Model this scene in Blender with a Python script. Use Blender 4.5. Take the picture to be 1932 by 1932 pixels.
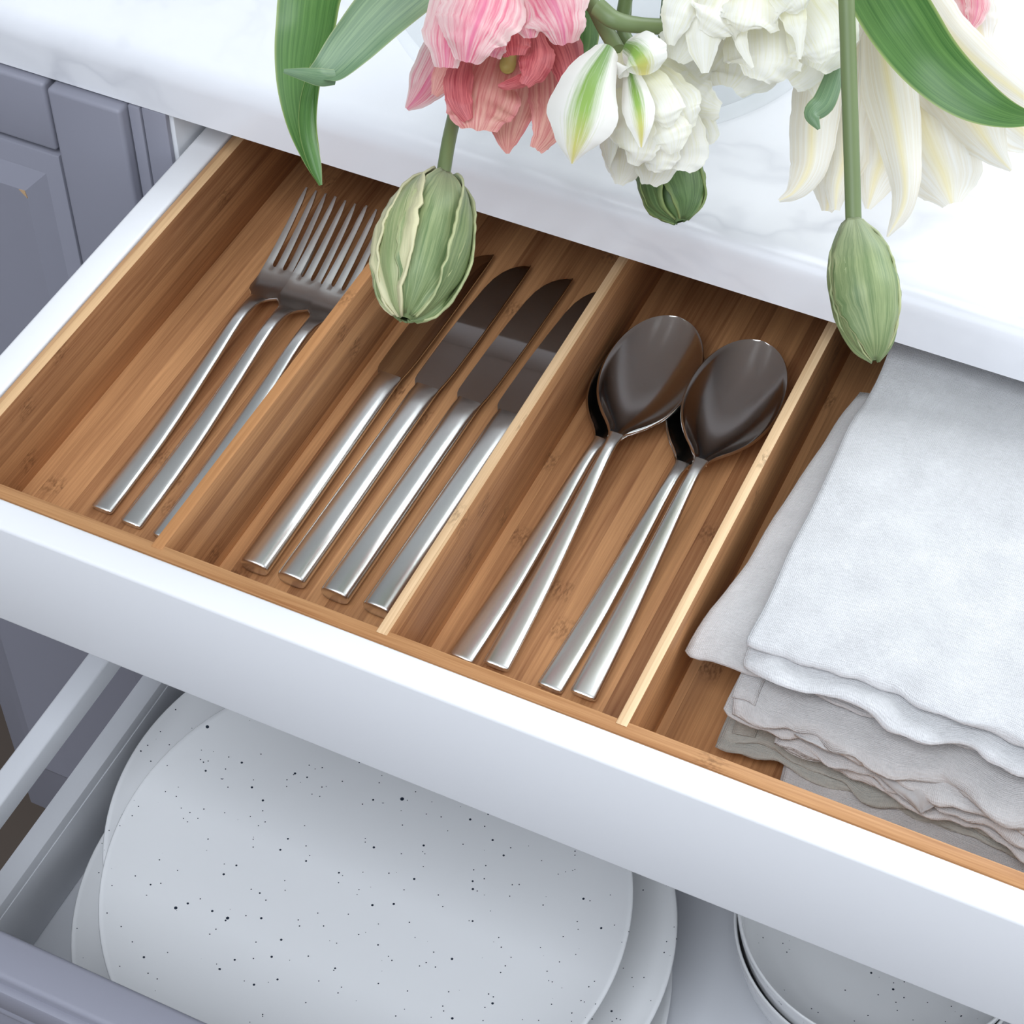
import bpy, bmesh, math, random
import numpy as np
from mathutils import Vector, Matrix, noise

for o in list(bpy.data.objects):
    bpy.data.objects.remove(o, do_unlink=True)
SC = bpy.context.scene
COL = SC.collection

# ------------------------------------------------------------------ camera
# world axes: X along the worktop, Y into the cabinet, Z up; origin on the top
# outer edge of the open cutlery drawer's front.  Units: metres.
FPX = 3850.76
RW = np.array([[0.90565699, 0.32165918, -0.27626218],
               [0.42398927, -0.68039274, 0.59774478],
               [0.00430331, -0.65848394, -0.75258248]])   # world axes in camera axes (right, down, forward)
def ray(px):
    return RW @ np.array([(px[0]-966)/FPX, (px[1]-966)/FPX, 1.0])
CAM = -ray((650, 1248.5))*0.77
def on(px, ax, val):                       # pixel -> point on an axis-aligned plane
    r = ray(px); t = (val-CAM[ax])/r[ax]
    return Vector(CAM+t*r)
def at(x, y, d):                           # pixel -> point at a chosen distance along the view axis
    return Vector(CAM+ray((x, y))*d)
CAMV = Vector(CAM)
cam = bpy.data.cameras.new('camera')
camo = bpy.data.objects.new('camera', cam); COL.objects.link(camo)
M = Matrix.Identity(4)
for i in range(3):
    M[i][0] = RW[i, 0]; M[i][1] = -RW[i, 1]; M[i][2] = -RW[i, 2]; M[i][3] = CAM[i]
camo.matrix_world = M
cam.sensor_width = 36; cam.lens = FPX/1932*36; cam.clip_start = 0.02
SC.camera = camo

# ------------------------------------------------------------------ light and exposure
W = bpy.data.worlds.new('world'); SC.world = W; W.use_nodes = True
W.node_tree.nodes['Background'].inputs[0].default_value = (0.80, 0.90, 1.0, 1)
W.node_tree.nodes['Background'].inputs[1].default_value = 1.0
def area(name, loc, rot, sx, sy, e, colr):
    l = bpy.data.lights.new(name, 'AREA'); l.shape = 'RECTANGLE'; l.size = sx; l.size_y = sy
    l.energy = e; l.color = colr
    o = bpy.data.objects.new(name, l); COL.objects.link(o); o.location = loc; o.rotation_euler = rot
    return o
R90 = math.pi/2
area('window_daylight_back', (0.75, 0.96, 1.00), (-R90, 0, 0), 1.45, 1.15, 29, (0.90, 0.95, 1.0))
area('window_daylight_right', (2.08, -0.10, 0.85), (0, R90, 0), 1.25, 1.25, 5, (0.90, 0.95, 1.0))
area('front_fill', (0.20, -2.68, 0.85), (R90, 0, 0), 1.75, 1.45, 21, (0.80, 0.87, 1.0))  # unseen fill, added to brighten the faces turned towards the camera
area('overhead_fill', (0.00, -1.05, 1.70), (0, 0, 0), 1.5, 1.1, 33, (0.86, 0.92, 1.0))  # unseen fill, added overhead to lift the plates, rails and other upward faces
SC.view_settings.view_transform = 'Standard'
SC.view_settings.look = 'None'
SC.view_settings.gamma = 1.0
SC.view_settings.use_curve_mapping = False
SC.view_settings.exposure = 0.0

# ------------------------------------------------------------------ materials
def nt(name):
    m = bpy.data.materials.new(name); m.use_nodes = True
    t = m.node_tree; b = t.nodes['Principled BSDF']
    return m, t, b
def N(t, typ, **kw):
    n = t.nodes.new(typ)
    for k, v in kw.items(): setattr(n, k, v)
    return n
def setin(n, **kw):
    for k, v in kw.items(): n.inputs[k.replace('_', ' ')].default_value = v
def ramp(t, pts, interp='LINEAR'):
    r = t.nodes.new('ShaderNodeValToRGB'); r.color_ramp.interpolation = interp
    e = r.color_ramp.elements
    while len(e) < len(pts): e.new(0.5)
    for i, (p, c) in enumerate(pts):
        e[i].position = p; e[i].color = (c, c, c, 1) if isinstance(c, (int, float)) else (*c, 1)
    return r
def math_n(t, op, a, b=None):
    n = t.nodes.new('ShaderNodeMath'); n.operation = op
    for i, v in enumerate((a, b)):
        if v is None: continue
        if isinstance(v, (int, float)): n.inputs[i].default_value = v
        else: t.links.new(v, n.inputs[i])
    return n.outputs[0]
def mix_c(t, f, a, b, mode='MIX'):
    n = t.nodes.new('ShaderNodeMix'); n.data_type = 'RGBA'; n.blend_type = mode
    for s, v in ((n.inputs['Factor'], f), (n.inputs['A'], a), (n.inputs['B'], b)):
        if isinstance(v, (int, float)): s.default_value = v
        elif isinstance(v, tuple): s.default_value = (*v, 1)
        else: t.links.new(v, s)
    return n.outputs['Result']
def bump(t, b, h, strength, dist=0.001):
    n = t.nodes.new('ShaderNodeBump'); n.inputs['Strength'].default_value = strength
    n.inputs['Distance'].default_value = dist
    t.links.new(h, n.inputs['Height']); t.links.new(n.outputs[0], b.inputs['Normal'])
def objco(t):
    return t.nodes.new('ShaderNodeTexCoord').outputs['Object']
def noise_t(t, vec, scale, detail=3, rough=0.5, mapscale=None):
    if mapscale is not None:
        mp = t.nodes.new('ShaderNodeMapping'); mp.inputs['Scale'].default_value = mapscale
        t.links.new(vec, mp.inputs['Vector']); vec = mp.outputs[0]
    n = t.nodes.new('ShaderNodeTexNoise'); n.inputs['Scale'].default_value = scale
    n.inputs['Detail'].default_value = detail; n.inputs['Roughness'].default_value = rough
    t.links.new(vec, n.inputs['Vector'])
    return n.outputs['Fac']

def paint(name, col, rough=0.45, bumpy=0.0):
    m, t, b = nt(name)
    setin(b, Base_Color=(*col, 1), Roughness=rough)
    if bumpy:
        bump(t, b, noise_t(t, objco(t), 900, 2), bumpy, 0.0003)
    return m
def marble():
    m, t, b = nt('marble')
    c = objco(t)
    d = noise_t(t, c, 3.0, 4)
    mp = N(t, 'ShaderNodeVectorMath', operation='MULTIPLY_ADD')
    nz = t.nodes.new('ShaderNodeTexNoise'); nz.inputs['Scale'].default_value = 5; nz.inputs['Detail'].default_value = 5
    t.links.new(c, nz.inputs['Vector'])
    mp.inputs[1].default_value = (0.25, 0.25, 0.25)
    t.links.new(nz.outputs['Color'], mp.inputs[0]); t.links.new(c, mp.inputs[2])
    v = noise_t(t, mp.outputs[0], 6.5, 3, 0.6, (1.0, 1.8, 1.4))
    band = math_n(t, 'ABSOLUTE', math_n(t, 'SUBTRACT', v, 0.5))
    vein = ramp(t, [(0.0, 1.0), (0.035, 0.25), (0.09, 0.0)])
    t.links.new(band, vein.inputs[0])
    patch = ramp(t, [(0.50, 0.0), (0.68, 1.0)]); t.links.new(d, patch.inputs[0])
    f = math_n(t, 'MULTIPLY', vein.outputs[0], patch.outputs[0])
    f = math_n(t, 'MULTIPLY', f, 0.5)
    t.links.new(mix_c(t, f, (0.80, 0.805, 0.83), (0.36, 0.37, 0.42)), b.inputs['Base Color'])
    setin(b, Roughness=0.22)
    return m
def bamboo(name, axis, dark, light, width=0.009, gloss=0.48):
    """laminated bamboo: strips run along `axis`, tone changes strip by strip, fine fibres, sparse knots"""
    m, t, b = nt(name)
    sp = t.nodes.new('ShaderNodeSeparateXYZ'); t.links.new(objco(t), sp.inputs[0])
    X, Y, Z = sp.outputs
    along, across = (Y, X) if axis == 'Y' else (X, Y)
    q = math_n(t, 'ADD', across, Z)
    s = math_n(t, 'FLOOR', math_n(t, 'DIVIDE', q, width))
    wn = N(t, 'ShaderNodeTexWhiteNoise', noise_dimensions='1D'); t.links.new(s, wn.inputs['W'])
    rnd = wn.outputs['Value']
    cb = t.nodes.new('ShaderNodeCombineXYZ')
    t.links.new(math_n(t, 'MULTIPLY', q, 750), cb.inputs[0])
    t.links.new(math_n(t, 'MULTIPLY', along, 16), cb.inputs[1])
    t.links.new(math_n(t, 'MULTIPLY', rnd, 30), cb.inputs[2])
    fib = noise_t(t, cb.outputs[0], 1.0, 3, 0.65)
    cb2 = t.nodes.new('ShaderNodeCombineXYZ')
    t.links.new(math_n(t, 'MULTIPLY', q, 160), cb2.inputs[0])
    t.links.new(math_n(t, 'MULTIPLY', along, 5), cb2.inputs[1])
    broad = noise_t(t, cb2.outputs[0], 1.0, 2)
    tone = math_n(t, 'ADD', math_n(t, 'MULTIPLY', rnd, 0.40), math_n(t, 'MULTIPLY', fib, 0.68))
    tone = math_n(t, 'ADD', tone, math_n(t, 'MULTIPLY', broad, 0.35))
    r = ramp(t, [(0.35, dark), (1.05, light)]); r.color_ramp.elements[1].position = 1.0
    t.links.new(tone, r.inputs[0])
    # knots: a narrow band across one strip, at a random place along it
    fr = math_n(t, 'FRACT', math_n(t, 'ADD', math_n(t, 'DIVIDE', along, 0.34), math_n(t, 'MULTIPLY', rnd, 7.3)))
    kd = math_n(t, 'ABSOLUTE', math_n(t, 'SUBTRACT', fr, 0.5))
    kn = ramp(t, [(0.0, 1.0), (0.012, 0.6), (0.022, 0.0)]); t.links.new(kd, kn.inputs[0])
    cb3 = t.nodes.new('ShaderNodeCombineXYZ')
    t.links.new(math_n(t, 'MULTIPLY', q, 900), cb3.inputs[0]); t.links.new(math_n(t, 'MULTIPLY', along, 350), cb3.inputs[1])
    kz = ramp(t, [(0.42, 0.0), (0.62, 1.0)]); t.links.new(noise_t(t, cb3.outputs[0], 1.0, 2), kz.inputs[0])
    kf = math_n(t, 'MULTIPLY', math_n(t, 'MULTIPLY', kn.outputs[0], kz.outputs[0]), 0.6)
    dk = tuple(v*0.45 for v in dark)
    col = mix_c(t, kf, r.outputs[0], dk)
    # hairline joint between strips
    fs = math_n(t, 'FRACT', math_n(t, 'DIVIDE', q, width))
    jl = ramp(t, [(0.0, 1.0), (0.035, 0.0)]); t.links.new(fs, jl.inputs[0])
    col = mix_c(t, math_n(t, 'MULTIPLY', jl.outputs[0], 0.25), col, dk)
    t.links.new(col, b.inputs['Base Color'])
    setin(b, Roughness=gloss); b.inputs['Specular IOR Level'].default_value = 0.22
    bump(t, b, fib, 0.12, 0.0004)
    return m
def steel(name, rough, tint=(0.66, 0.65, 0.63), brushed=0.0):
    m, t, b = nt(name)
    setin(b, Base_Color=(*tint, 1), Metallic=1.0, Roughness=rough)
    if brushed:
        f = noise_t(t, objco(t), 1.0, 3, 0.6, (2600, 60, 2600))
        r = ramp(t, [(0.3, rough*0.85), (0.7, rough*1.2)]); t.links.new(f, r.inputs[0])
        t.links.new(r.outputs[0], b.inputs['Roughness'])
        bump(t, b, f, brushed, 0.0002)
    return m
def ceramic():
    m, t, b = nt('speckled_glaze')
    c = objco(t)
    col = None
    f = None
    for sc, thr, r0 in ((95, 0.87, 0.105), (170, 0.74, 0.11), (330, 0.78, 0.12)):
        v = t.nodes.new('ShaderNodeTexVoronoi'); v.inputs['Scale'].default_value = sc; t.links.new(c, v.inputs['Vector'])
        wn = N(t, 'ShaderNodeTexWhiteNoise', noise_dimensions='3D'); t.links.new(v.outputs['Position'], wn.inputs['Vector'])
        big = math_n(t, 'GREATER_THAN', wn.outputs['Value'], thr)
        dot = math_n(t, 'LESS_THAN', v.outputs['Distance'], r0)
        k = math_n(t, 'MULTIPLY', big, dot)
        f = k if f is None else math_n(t, 'MAXIMUM', f, k)
    t.links.new(mix_c(t, f, (0.93, 0.935, 0.94), (0.02, 0.03, 0.05)), b.inputs['Base Color'])
    setin(b, Roughness=0.10)
    b.inputs['Coat Weight'].default_value = 0.4; b.inputs['Coat Roughness'].default_value = 0.06
    return m
def linen(name, col):
    m, t, b = nt(name)
    c = t.nodes.new('ShaderNodeTexCoord').outputs['UV']
    w1 = t.nodes.new('ShaderNodeTexWave'); w1.inputs['Scale'].default_value = 1.0; w1.inputs['Distortion'].default_value = 3
    w2 = t.nodes.new('ShaderNodeTexWave'); w2.inputs['Scale'].default_value = 1.0; w2.inputs['Distortion'].default_value = 3
    w2.bands_direction = 'Y'
    for w in (w1, w2):
        mp = t.nodes.new('ShaderNodeMapping'); mp.inputs['Scale'].default_value = (115, 115, 115)
        t.links.new(c, mp.inputs['Vector']); t.links.new(mp.outputs[0], w.inputs['Vector'])
        w.inputs['Detail'].default_value = 1
    wv = math_n(t, 'ADD', w1.outputs['Fac'], w2.outputs['Fac'])
    fine = noise_t(t, c, 260, 3, 0.7)
    slub = noise_t(t, c, 1.0, 3, 0.6, (60, 420, 1))
    h = math_n(t, 'ADD', math_n(t, 'MULTIPLY', wv, 0.30), math_n(t, 'ADD', fine, slub))
    blot = noise_t(t, c, 14, 3)
    f = math_n(t, 'ADD', math_n(t, 'MULTIPLY', slub, 0.6), math_n(t, 'MULTIPLY', blot, 0.5))
    rr = ramp(t, [(0.3, tuple(v*0.80 for v in col)), (0.8, tuple(min(1, v*1.12) for v in col))])
    t.links.new(f, rr.inputs[0]); t.links.new(rr.outputs[0], b.inputs['Base Color'])
    setin(b, Roughness=0.95); b.inputs['Sheen Weight'].default_value = 0.25
    bump(t, b, h, 0.55, 0.0007)
    return m
def translucent(name, build, rough=0.5, trans=0.35, sub_b=0.03):
    """petal and leaf shader: colour from the UV across (u) and along (v) the blade, partly translucent"""
    m, t, b = nt(name)
    uv = t.nodes.new('ShaderNodeTexCoord').outputs['UV']
    sp = t.nodes.new('ShaderNodeSeparateXYZ'); t.links.new(uv, sp.inputs[0])
    u = math_n(t, 'ABSOLUTE', math_n(t, 'SUBTRACT', math_n(t, 'MULTIPLY', sp.outputs[0], 2.0), 1.0))
    v = sp.outputs[1]
    oi = t.nodes.new('ShaderNodeObjectInfo').outputs['Random']
    cb = t.nodes.new('ShaderNodeCombineXYZ')
    t.links.new(math_n(t, 'MULTIPLY', sp.outputs[0], 24), cb.inputs[0])
    t.links.new(math_n(t, 'MULTIPLY', v, 2.0), cb.inputs[1]); t.links.new(math_n(t, 'MULTIPLY', oi, 40), cb.inputs[2])
    st = noise_t(t, cb.outputs[0], 1.0, 4, 0.65)
    col = build(t, u, v, st)
    t.links.new(col, b.inputs['Base Color']); setin(b, Roughness=rough)
    bump(t, b, st, sub_b, 0.0008)
    tr = t.nodes.new('ShaderNodeBsdfTranslucent'); t.links.new(col, tr.inputs[0])
    mx = t.nodes.new('ShaderNodeMixShader'); mx.inputs[0].default_value = trans
    t.links.new(b.outputs[0], mx.inputs[1]); t.links.new(tr.outputs[0], mx.inputs[2])
    t.links.new(mx.outputs[0], t.nodes['Material Output'].inputs[0])
    return m
def rf(t, val, pts):
    r = ramp(t, pts); t.links.new(val, r.inputs[0]); return r.outputs[0]
def pink_col(t, u, v, st):
    a = rf(t, st, [(0.36, (0.80, 0.20, 0.30)), (0.62, (0.92, 0.60, 0.60))])
    e = math_n(t, 'ADD', u, math_n(t, 'MULTIPLY', math_n(t, 'SUBTRACT', st, 0.5), 0.9))
    edge = rf(t, e, [(0.45, 0.0), (0.95, 0.8)])
    c = mix_c(t, edge, a, (0.95, 0.80, 0.76))
    mid = rf(t, math_n(t, 'ADD', u, math_n(t, 'MULTIPLY', st, 0.10)), [(0.05, 0.75), (0.22, 0.0)])
    return mix_c(t, mid, c, (0.80, 0.18, 0.34))
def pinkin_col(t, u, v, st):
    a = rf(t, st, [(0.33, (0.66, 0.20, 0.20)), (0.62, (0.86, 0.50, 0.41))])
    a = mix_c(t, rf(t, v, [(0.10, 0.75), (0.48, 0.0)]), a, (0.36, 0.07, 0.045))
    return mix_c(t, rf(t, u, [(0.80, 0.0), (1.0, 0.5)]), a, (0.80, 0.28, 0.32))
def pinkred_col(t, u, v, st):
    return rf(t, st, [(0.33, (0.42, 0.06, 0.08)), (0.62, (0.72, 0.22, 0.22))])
def white_col(t, u, v, st):
    a = rf(t, st, [(0.30, (0.86, 0.84, 0.66)), (0.55, (0.93, 0.92, 0.86))])
    return mix_c(t, rf(t, v, [(0.0, 0.55), (0.45, 0.0)]), a, (0.84, 0.80, 0.42))
def flame_col(t, u, v, st):
    e = math_n(t, 'ADD', u, math_n(t, 'MULTIPLY', math_n(t, 'SUBTRACT', st, 0.5), 0.8))
    g = rf(t, e, [(0.10, 1.0), (0.55, 0.0)])
    gr = rf(t, v, [(0.0, (0.16, 0.30, 0.08)), (0.45, (0.30, 0.48, 0.10)), (0.75, (0.66, 0.64, 0.18)), (1.0, (0.75, 0.66, 0.25))])
    return mix_c(t, g, (0.92, 0.91, 0.86), gr)
def lily_col(t, u, v, st):
    a = rf(t, st, [(0.3, (0.80, 0.74, 0.60)), (0.6, (0.88, 0.86, 0.80))])  # cream tone, darkened to stand for petals shaded against the backlight
    return mix_c(t, rf(t, u, [(0.0, 0.55), (0.30, 0.0)]), a, (0.90, 0.78, 0.36))
def leaf_col(t, u, v, st):
    a = rf(t, st, [(0.32, (0.055, 0.15, 0.035)), (0.66, (0.13, 0.27, 0.07))])
    return mix_c(t, rf(t, u, [(0.90, 0.0), (1.0, 0.8)]), a, (0.42, 0.50, 0.18))
def leaf2_col(t, u, v, st):
    a = rf(t, st, [(0.32, (0.085, 0.17, 0.09)), (0.66, (0.20, 0.31, 0.16))])
    return mix_c(t, rf(t, u, [(0.93, 0.0), (1.0, 0.8)]), a, (0.40, 0.45, 0.22))
def bud_col(t, u, v, st):
    a = rf(t, st, [(0.32, (0.125, 0.20, 0.072)), (0.66, (0.32, 0.385, 0.175))])
    c = mix_c(t, rf(t, math_n(t, 'ADD', u, math_n(t, 'MULTIPLY', math_n(t, 'SUBTRACT', st, 0.5), 0.4)), [(0.90, 0.0), (1.10, 1.0)]), a, (0.50, 0.53, 0.27))
    return mix_c(t, rf(t, v, [(0.0, 0.55), (0.35, 0.0)]), c, (0.36, 0.38, 0.26))
def budcream_col(t, u, v, st):
    a = rf(t, st, [(0.32, (0.24, 0.33, 0.13)), (0.66, (0.46, 0.50, 0.25))])
    e = math_n(t, 'ADD', u, math_n(t, 'MULTIPLY', math_n(t, 'SUBTRACT', st, 0.5), 0.8))
    c = mix_c(t, rf(t, e, [(0.30, 0.0), (0.85, 1.0)]), a, (0.70, 0.66, 0.40))
    return mix_c(t, rf(t, v, [(0.0, 0.55), (0.35, 0.0)]), c, (0.36, 0.38, 0.26))
def darkbud_col(t, u, v, st):
    a = rf(t, st, [(0.32, (0.06, 0.12, 0.035)), (0.66, (0.17, 0.28, 0.10))])
    return mix_c(t, rf(t, u, [(0.80, 0.0), (1.0, 0.8)]), a, (0.32, 0.40, 0.14))
def glass(name, tint):
    """thin clear glass: see-through with a Fresnel sheen"""
    m, t, b = nt(name)
    tr = t.nodes.new('ShaderNodeBsdfTransparent'); tr.inputs[0].default_value = (*tint, 1)
    gl = t.nodes.new('ShaderNodeBsdfGlossy'); gl.inputs['Roughness'].default_value = 0.0
    fr = t.nodes.new('ShaderNodeLayerWeight'); fr.inputs['Blend'].default_value = 0.5
    fac = math_n(t, 'ADD', math_n(t, 'MULTIPLY', math_n(t, 'POWER', fr.outputs['Facing'], 5.0), 0.30), 0.02)
    mx = t.nodes.new('ShaderNodeMixShader')
    t.links.new(fac, mx.inputs[0]); t.links.new(tr.outputs[0], mx.inputs[1]); t.links.new(gl.outputs[0], mx.inputs[2])
    t.links.new(mx.outputs[0], t.nodes['Material Output'].inputs[0])
    return m

MAT = dict(
    marble=marble(), white=paint('white_lacquer', (0.80, 0.80, 0.815), 0.38),
    metalwhite=paint('powder_coated_metal', (0.72, 0.73, 0.76), 0.42),
    carc=paint('white_melamine', (0.66, 0.67, 0.69), 0.5),
    grey=paint('grey_lacquer', (0.275, 0.275, 0.325), 0.42, 0.03),
    chip=paint('bare_wood_chip', (0.55, 0.36, 0.20), 0.8),
    wall=paint('wall_paint', (0.62, 0.62, 0.61), 0.9), floor=paint('floor_boards', (0.13, 0.10, 0.08), 0.5), walldark=paint('dark_wall_paint', (0.22, 0.22, 0.24), 0.9),
    bam=bamboo('bamboo_lengthways', 'Y', (0.225, 0.088, 0.036), (0.64, 0.335, 0.150)),
    bamx=bamboo('bamboo_crossways', 'X', (0.30, 0.125, 0.045), (0.70, 0.40, 0.185), 0.013),
    bamd1=bamboo('bamboo_edge_orange', 'Y', (0.34, 0.145, 0.052), (0.60, 0.30, 0.125), 0.007),
    bamd3=bamboo('bamboo_edge_tan', 'Y', (0.42, 0.22, 0.10), (0.68, 0.44, 0.235), 0.007), bamd2=bamboo('bamboo_edge_pale', 'Y', (0.50, 0.29, 0.14), (0.80, 0.57, 0.34), 0.007),
    steel=steel('brushed_steel', 0.27, (0.80, 0.80, 0.775)), blade=steel('polished_steel', 0.045, (0.60, 0.58, 0.56)),
    bowl=steel('satin_steel', 0.14, (0.72, 0.71, 0.69)),
    ceramic=ceramic(), linen=linen('linen_light', (0.625, 0.62, 0.625)), linen2=linen('linen_greige', (0.57, 0.55, 0.545)),
    linen3=linen('linen_olive_grey', (0.40, 0.395, 0.36)),
    pink=translucent('pink_petal', pink_col), pinkin=translucent('pink_petal_inside', pinkin_col),
    pinkred=translucent('deep_pink_petal', pinkred_col), whitep=translucent('cream_petal', white_col, 0.5, 0.4), flame=translucent('green_flamed_petal', flame_col),
    lily=translucent('ivory_petal', lily_col, 0.5, 0.45),
    leaf=translucent('green_leaf', leaf_col, 0.35, 0.25, 0.05), leaf2=translucent('blue_green_leaf', leaf2_col, 0.4, 0.2, 0.05),
    bud=translucent('bud_green', bud_col, 0.45, 0.12, 0.2), budcream=translucent('bud_cream_edge', budcream_col, 0.45, 0.12, 0.2), dbud=translucent('bud_dark_green', darkbud_col, 0.45, 0.12, 0.3),
    stem=paint('flower_stem', (0.150, 0.200, 0.080), 0.45), stemd=paint('flower_stem_dark', (0.13, 0.19, 0.07), 0.45),
    pistil=paint('pistil', (0.42, 0.36, 0.10), 0.6),
    glass=glass('clear_glass', (0.992, 0.997, 0.996)),
)

# ------------------------------------------------------------------ helpers
def tag(o, label=None, cat=None, group=None, kind=None):
    for k, v in (('label', label), ('category', cat), ('group', group), ('kind', kind)):
        if v: o[k] = v
    return o
def thing(name, label, cat, loc=(0, 0, 0), group=None):
    o = bpy.data.objects.new(name, None); COL.objects.link(o); o.location = loc
    o.empty_display_size = 0.02
    return tag(o, label, cat, group)
def link(name, me, mat, parent=None):
    if mat and not me.materials: me.materials.append(MAT[mat])
    o = bpy.data.objects.new(name, me); COL.objects.link(o)
    if parent is not None:
        o.parent = parent
        o.matrix_parent_inverse = Matrix.Translation(-Vector(parent_world(parent)))
    return o
def parent_world(p):
    return p.location if p.type == 'EMPTY' else (0, 0, 0)
def mesh(name, verts, faces, smooth=True, uvs=None, sharp=None):
    me = bpy.data.meshes.new(name); me.from_pydata([tuple(v) for v in verts], [], faces); me.update()
    if uvs is not None:
        lay = me.uv_layers.new(name='UVMap')
        for l in me.loops: lay.data[l.index].uv = uvs[l.vertex_index]
    if smooth:
        me.polygons.foreach_set('use_smooth', [True]*len(me.polygons))
        if sharp: me.set_sharp_from_angle(angle=math.radians(sharp))
    return me
def bm_box(bm, x0, x1, y0, y1, z0, z1, bev=0.0, seg=2):
    r = bmesh.ops.create_cube(bm, size=1.0)
    vs = r['verts']
    for v in vs:
        v.co = Vector((x0+(v.co.x+.5)*(x1-x0), y0+(v.co.y+.5)*(y1-y0), z0+(v.co.z+.5)*(z1-z0)))
    if bev:
        es = list({e for v in vs for e in v.link_edges})
        bmesh.ops.bevel(bm, geom=es, offset=bev, segments=seg, affect='EDGES', profile=0.5)
def box(name, x0, x1, y0, y1, z0, z1, mat, parent=None, bev=0.0, seg=2):
    bm = bmesh.new(); bm_box(bm, x0, x1, y0, y1, z0, z1, bev, seg)
    return bmobj(name, bm, mat, parent, bev > 0)
def bmobj(name, bm, mat, parent=None, smooth=False, ang=40):
    bmesh.ops.recalc_face_normals(bm, faces=bm.faces[:])
    me = bpy.data.meshes.new(name); bm.to_mesh(me); bm.free()
    if smooth:
        me.polygons.foreach_set('use_smooth', [True]*len(me.polygons)); me.set_sharp_from_angle(angle=math.radians(ang))
    return link(name, me, mat, parent)
def edge_top(o, mat):
    """the planed top edge of a bamboo board shows the paler edge grain"""
    o.data.materials.append(MAT[mat])
    for p in o.data.polygons:
        if p.normal.z > 0.5: p.material_index = 1
    return o
def lathe_mesh(name, prof, n=96, sharp=None):
    """prof: list of (r, z); r == 0 ends are poles"""
    V, F = [], []
    rings = []
    for r, z in prof:
        if r < 1e-7:
            rings.append([len(V)]); V.append((0, 0, z))
        else:
            rings.append(list(range(len(V), len(V)+n)))
            V += [(r*math.cos(2*math.pi*i/n), r*math.sin(2*math.pi*i/n), z) for i in range(n)]
    for a, b in zip(rings, rings[1:]):
        for i in range(n):
            j = (i+1) % n
            if len(a) == 1 and len(b) == 1: continue
            if len(a) == 1: F.append((a[0], b[i], b[j]))
            elif len(b) == 1: F.append((a[i], b[0], a[j]))
            else: F.append((a[i], b[i], b[j], a[j]))
    me = mesh(name, V, F, True, None, sharp)
    bm = bmesh.new(); bm.from_mesh(me); bmesh.ops.recalc_face_normals(bm, faces=bm.faces[:]); bm.to_mesh(me); bm.free()
    return me
def catmull(P, n):
    """P: list of tuples (any length); n samples with uniform parameter"""
    P = np.array(P, float); k = len(P)
    if k == 2: return np.array([P[0]+(P[1]-P[0])*i/(n-1) for i in range(n)])
    Q = np.vstack([2*P[0]-P[1], P, 2*P[-1]-P[-2]])
    out = []
    for i in range(n):
        s = i/(n-1)*(k-1); j = min(int(s), k-2); t = s-j
        p0, p1, p2, p3 = Q[j], Q[j+1], Q[j+2], Q[j+3]
        out.append(0.5*((2*p1)+(-p0+p2)*t+(2*p0-5*p1+4*p2-p3)*t*t+(-p0+3*p1-3*p2+p3)*t**3))
    return np.array(out)
def tube_mesh(name, pts, rad, n=14, samples=40):
    """pts: world points; rad: list of radii, interpolated"""
    C_ = catmull([tuple(p)+(r,) for p, r in zip(pts, rad)], samples)
    V, F = [], []
    up = Vector((0.3, 0.2, 1)).normalized()
    for i in range(samples):
        a = Vector(C_[max(i-1, 0)][:3]); b = Vector(C_[min(i+1, samples-1)][:3]); T = (b-a).normalized()
        S = T.cross(up).normalized(); U = S.cross(T).normalized(); up = U
        for k in range(n):
            th = 2*math.pi*k/n
            V.append(Vector(C_[i][:3])+(S*math.cos(th)+U*math.sin(th))*C_[i][3])
    for i in range(samples-1):
        for k in range(n):
            F.append((i*n+k, i*n+(k+1) % n, (i+1)*n+(k+1) % n, (i+1)*n+k))
    F.append(tuple(range(n))[::-1]); F.append(tuple(range((samples-1)*n, samples*n)))
    return mesh(name, V, F, True, None, 60)
def loft(name, secs, n=20, sharp=50):
    """secs: (y, x, z, half width, half thickness, exponent) -> closed bar along Y"""
    V, F = [], []
    for y, x, z, hw, ht, ex in secs:
        for k in range(n):
            th = 2*math.pi*k/n; c, s = math.cos(th), math.sin(th)
            V.append((x+hw*math.copysign(abs(c)**(2/ex), c), y, z+ht*math.copysign(abs(s)**(2/ex), s)))
    m_ = len(secs)
    for i in range(m_-1):
        for k in range(n):
            F.append((i*n+k, (i+1)*n+k, (i+1)*n+(k+1) % n, i*n+(k+1) % n))
    F.append(tuple(range(n))); F.append(tuple(range((m_-1)*n, m_*n))[::-1])
    return mesh(name, V, F, True, None, sharp)

# ------------------------------------------------------------------ the room
RX0, RX1, RY0, RY1, RZ0, RZ1 = -1.9, 2.10, -2.7, 0.98, -0.86, 1.75
def struct(o):
    o['kind'] = 'structure'; return o
struct(box('floor', RX0, RX1, RY0, RY1, RZ0-0.05, RZ0, 'floor'))
struct(box('ceiling', RX0, RX1, RY0, RY1, RZ1, RZ1+0.05, 'wall'))
struct(box('wall_left', RX0-0.05, RX0, RY0, RY1, RZ0, RZ1, 'walldark'))  # out of view; coloured dark to cut the light it bounces back
def wall_with_window(name, axis, pos, a0, a1, w0, w1, wz0, wz1):
    bm = bmesh.new()
    for (s0, s1, z0, z1) in ((a0, w0, RZ0, RZ1), (w1, a1, RZ0, RZ1), (w0, w1, RZ0, wz0), (w0, w1, wz1, RZ1)):
        if axis == 'Y': bm_box(bm, s0, s1, pos, pos+0.06, z0, z1)
        else: bm_box(bm, pos, pos+0.06, s0, s1, z0, z1)
    struct(bmobj(name, bm, 'wall'))
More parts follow.
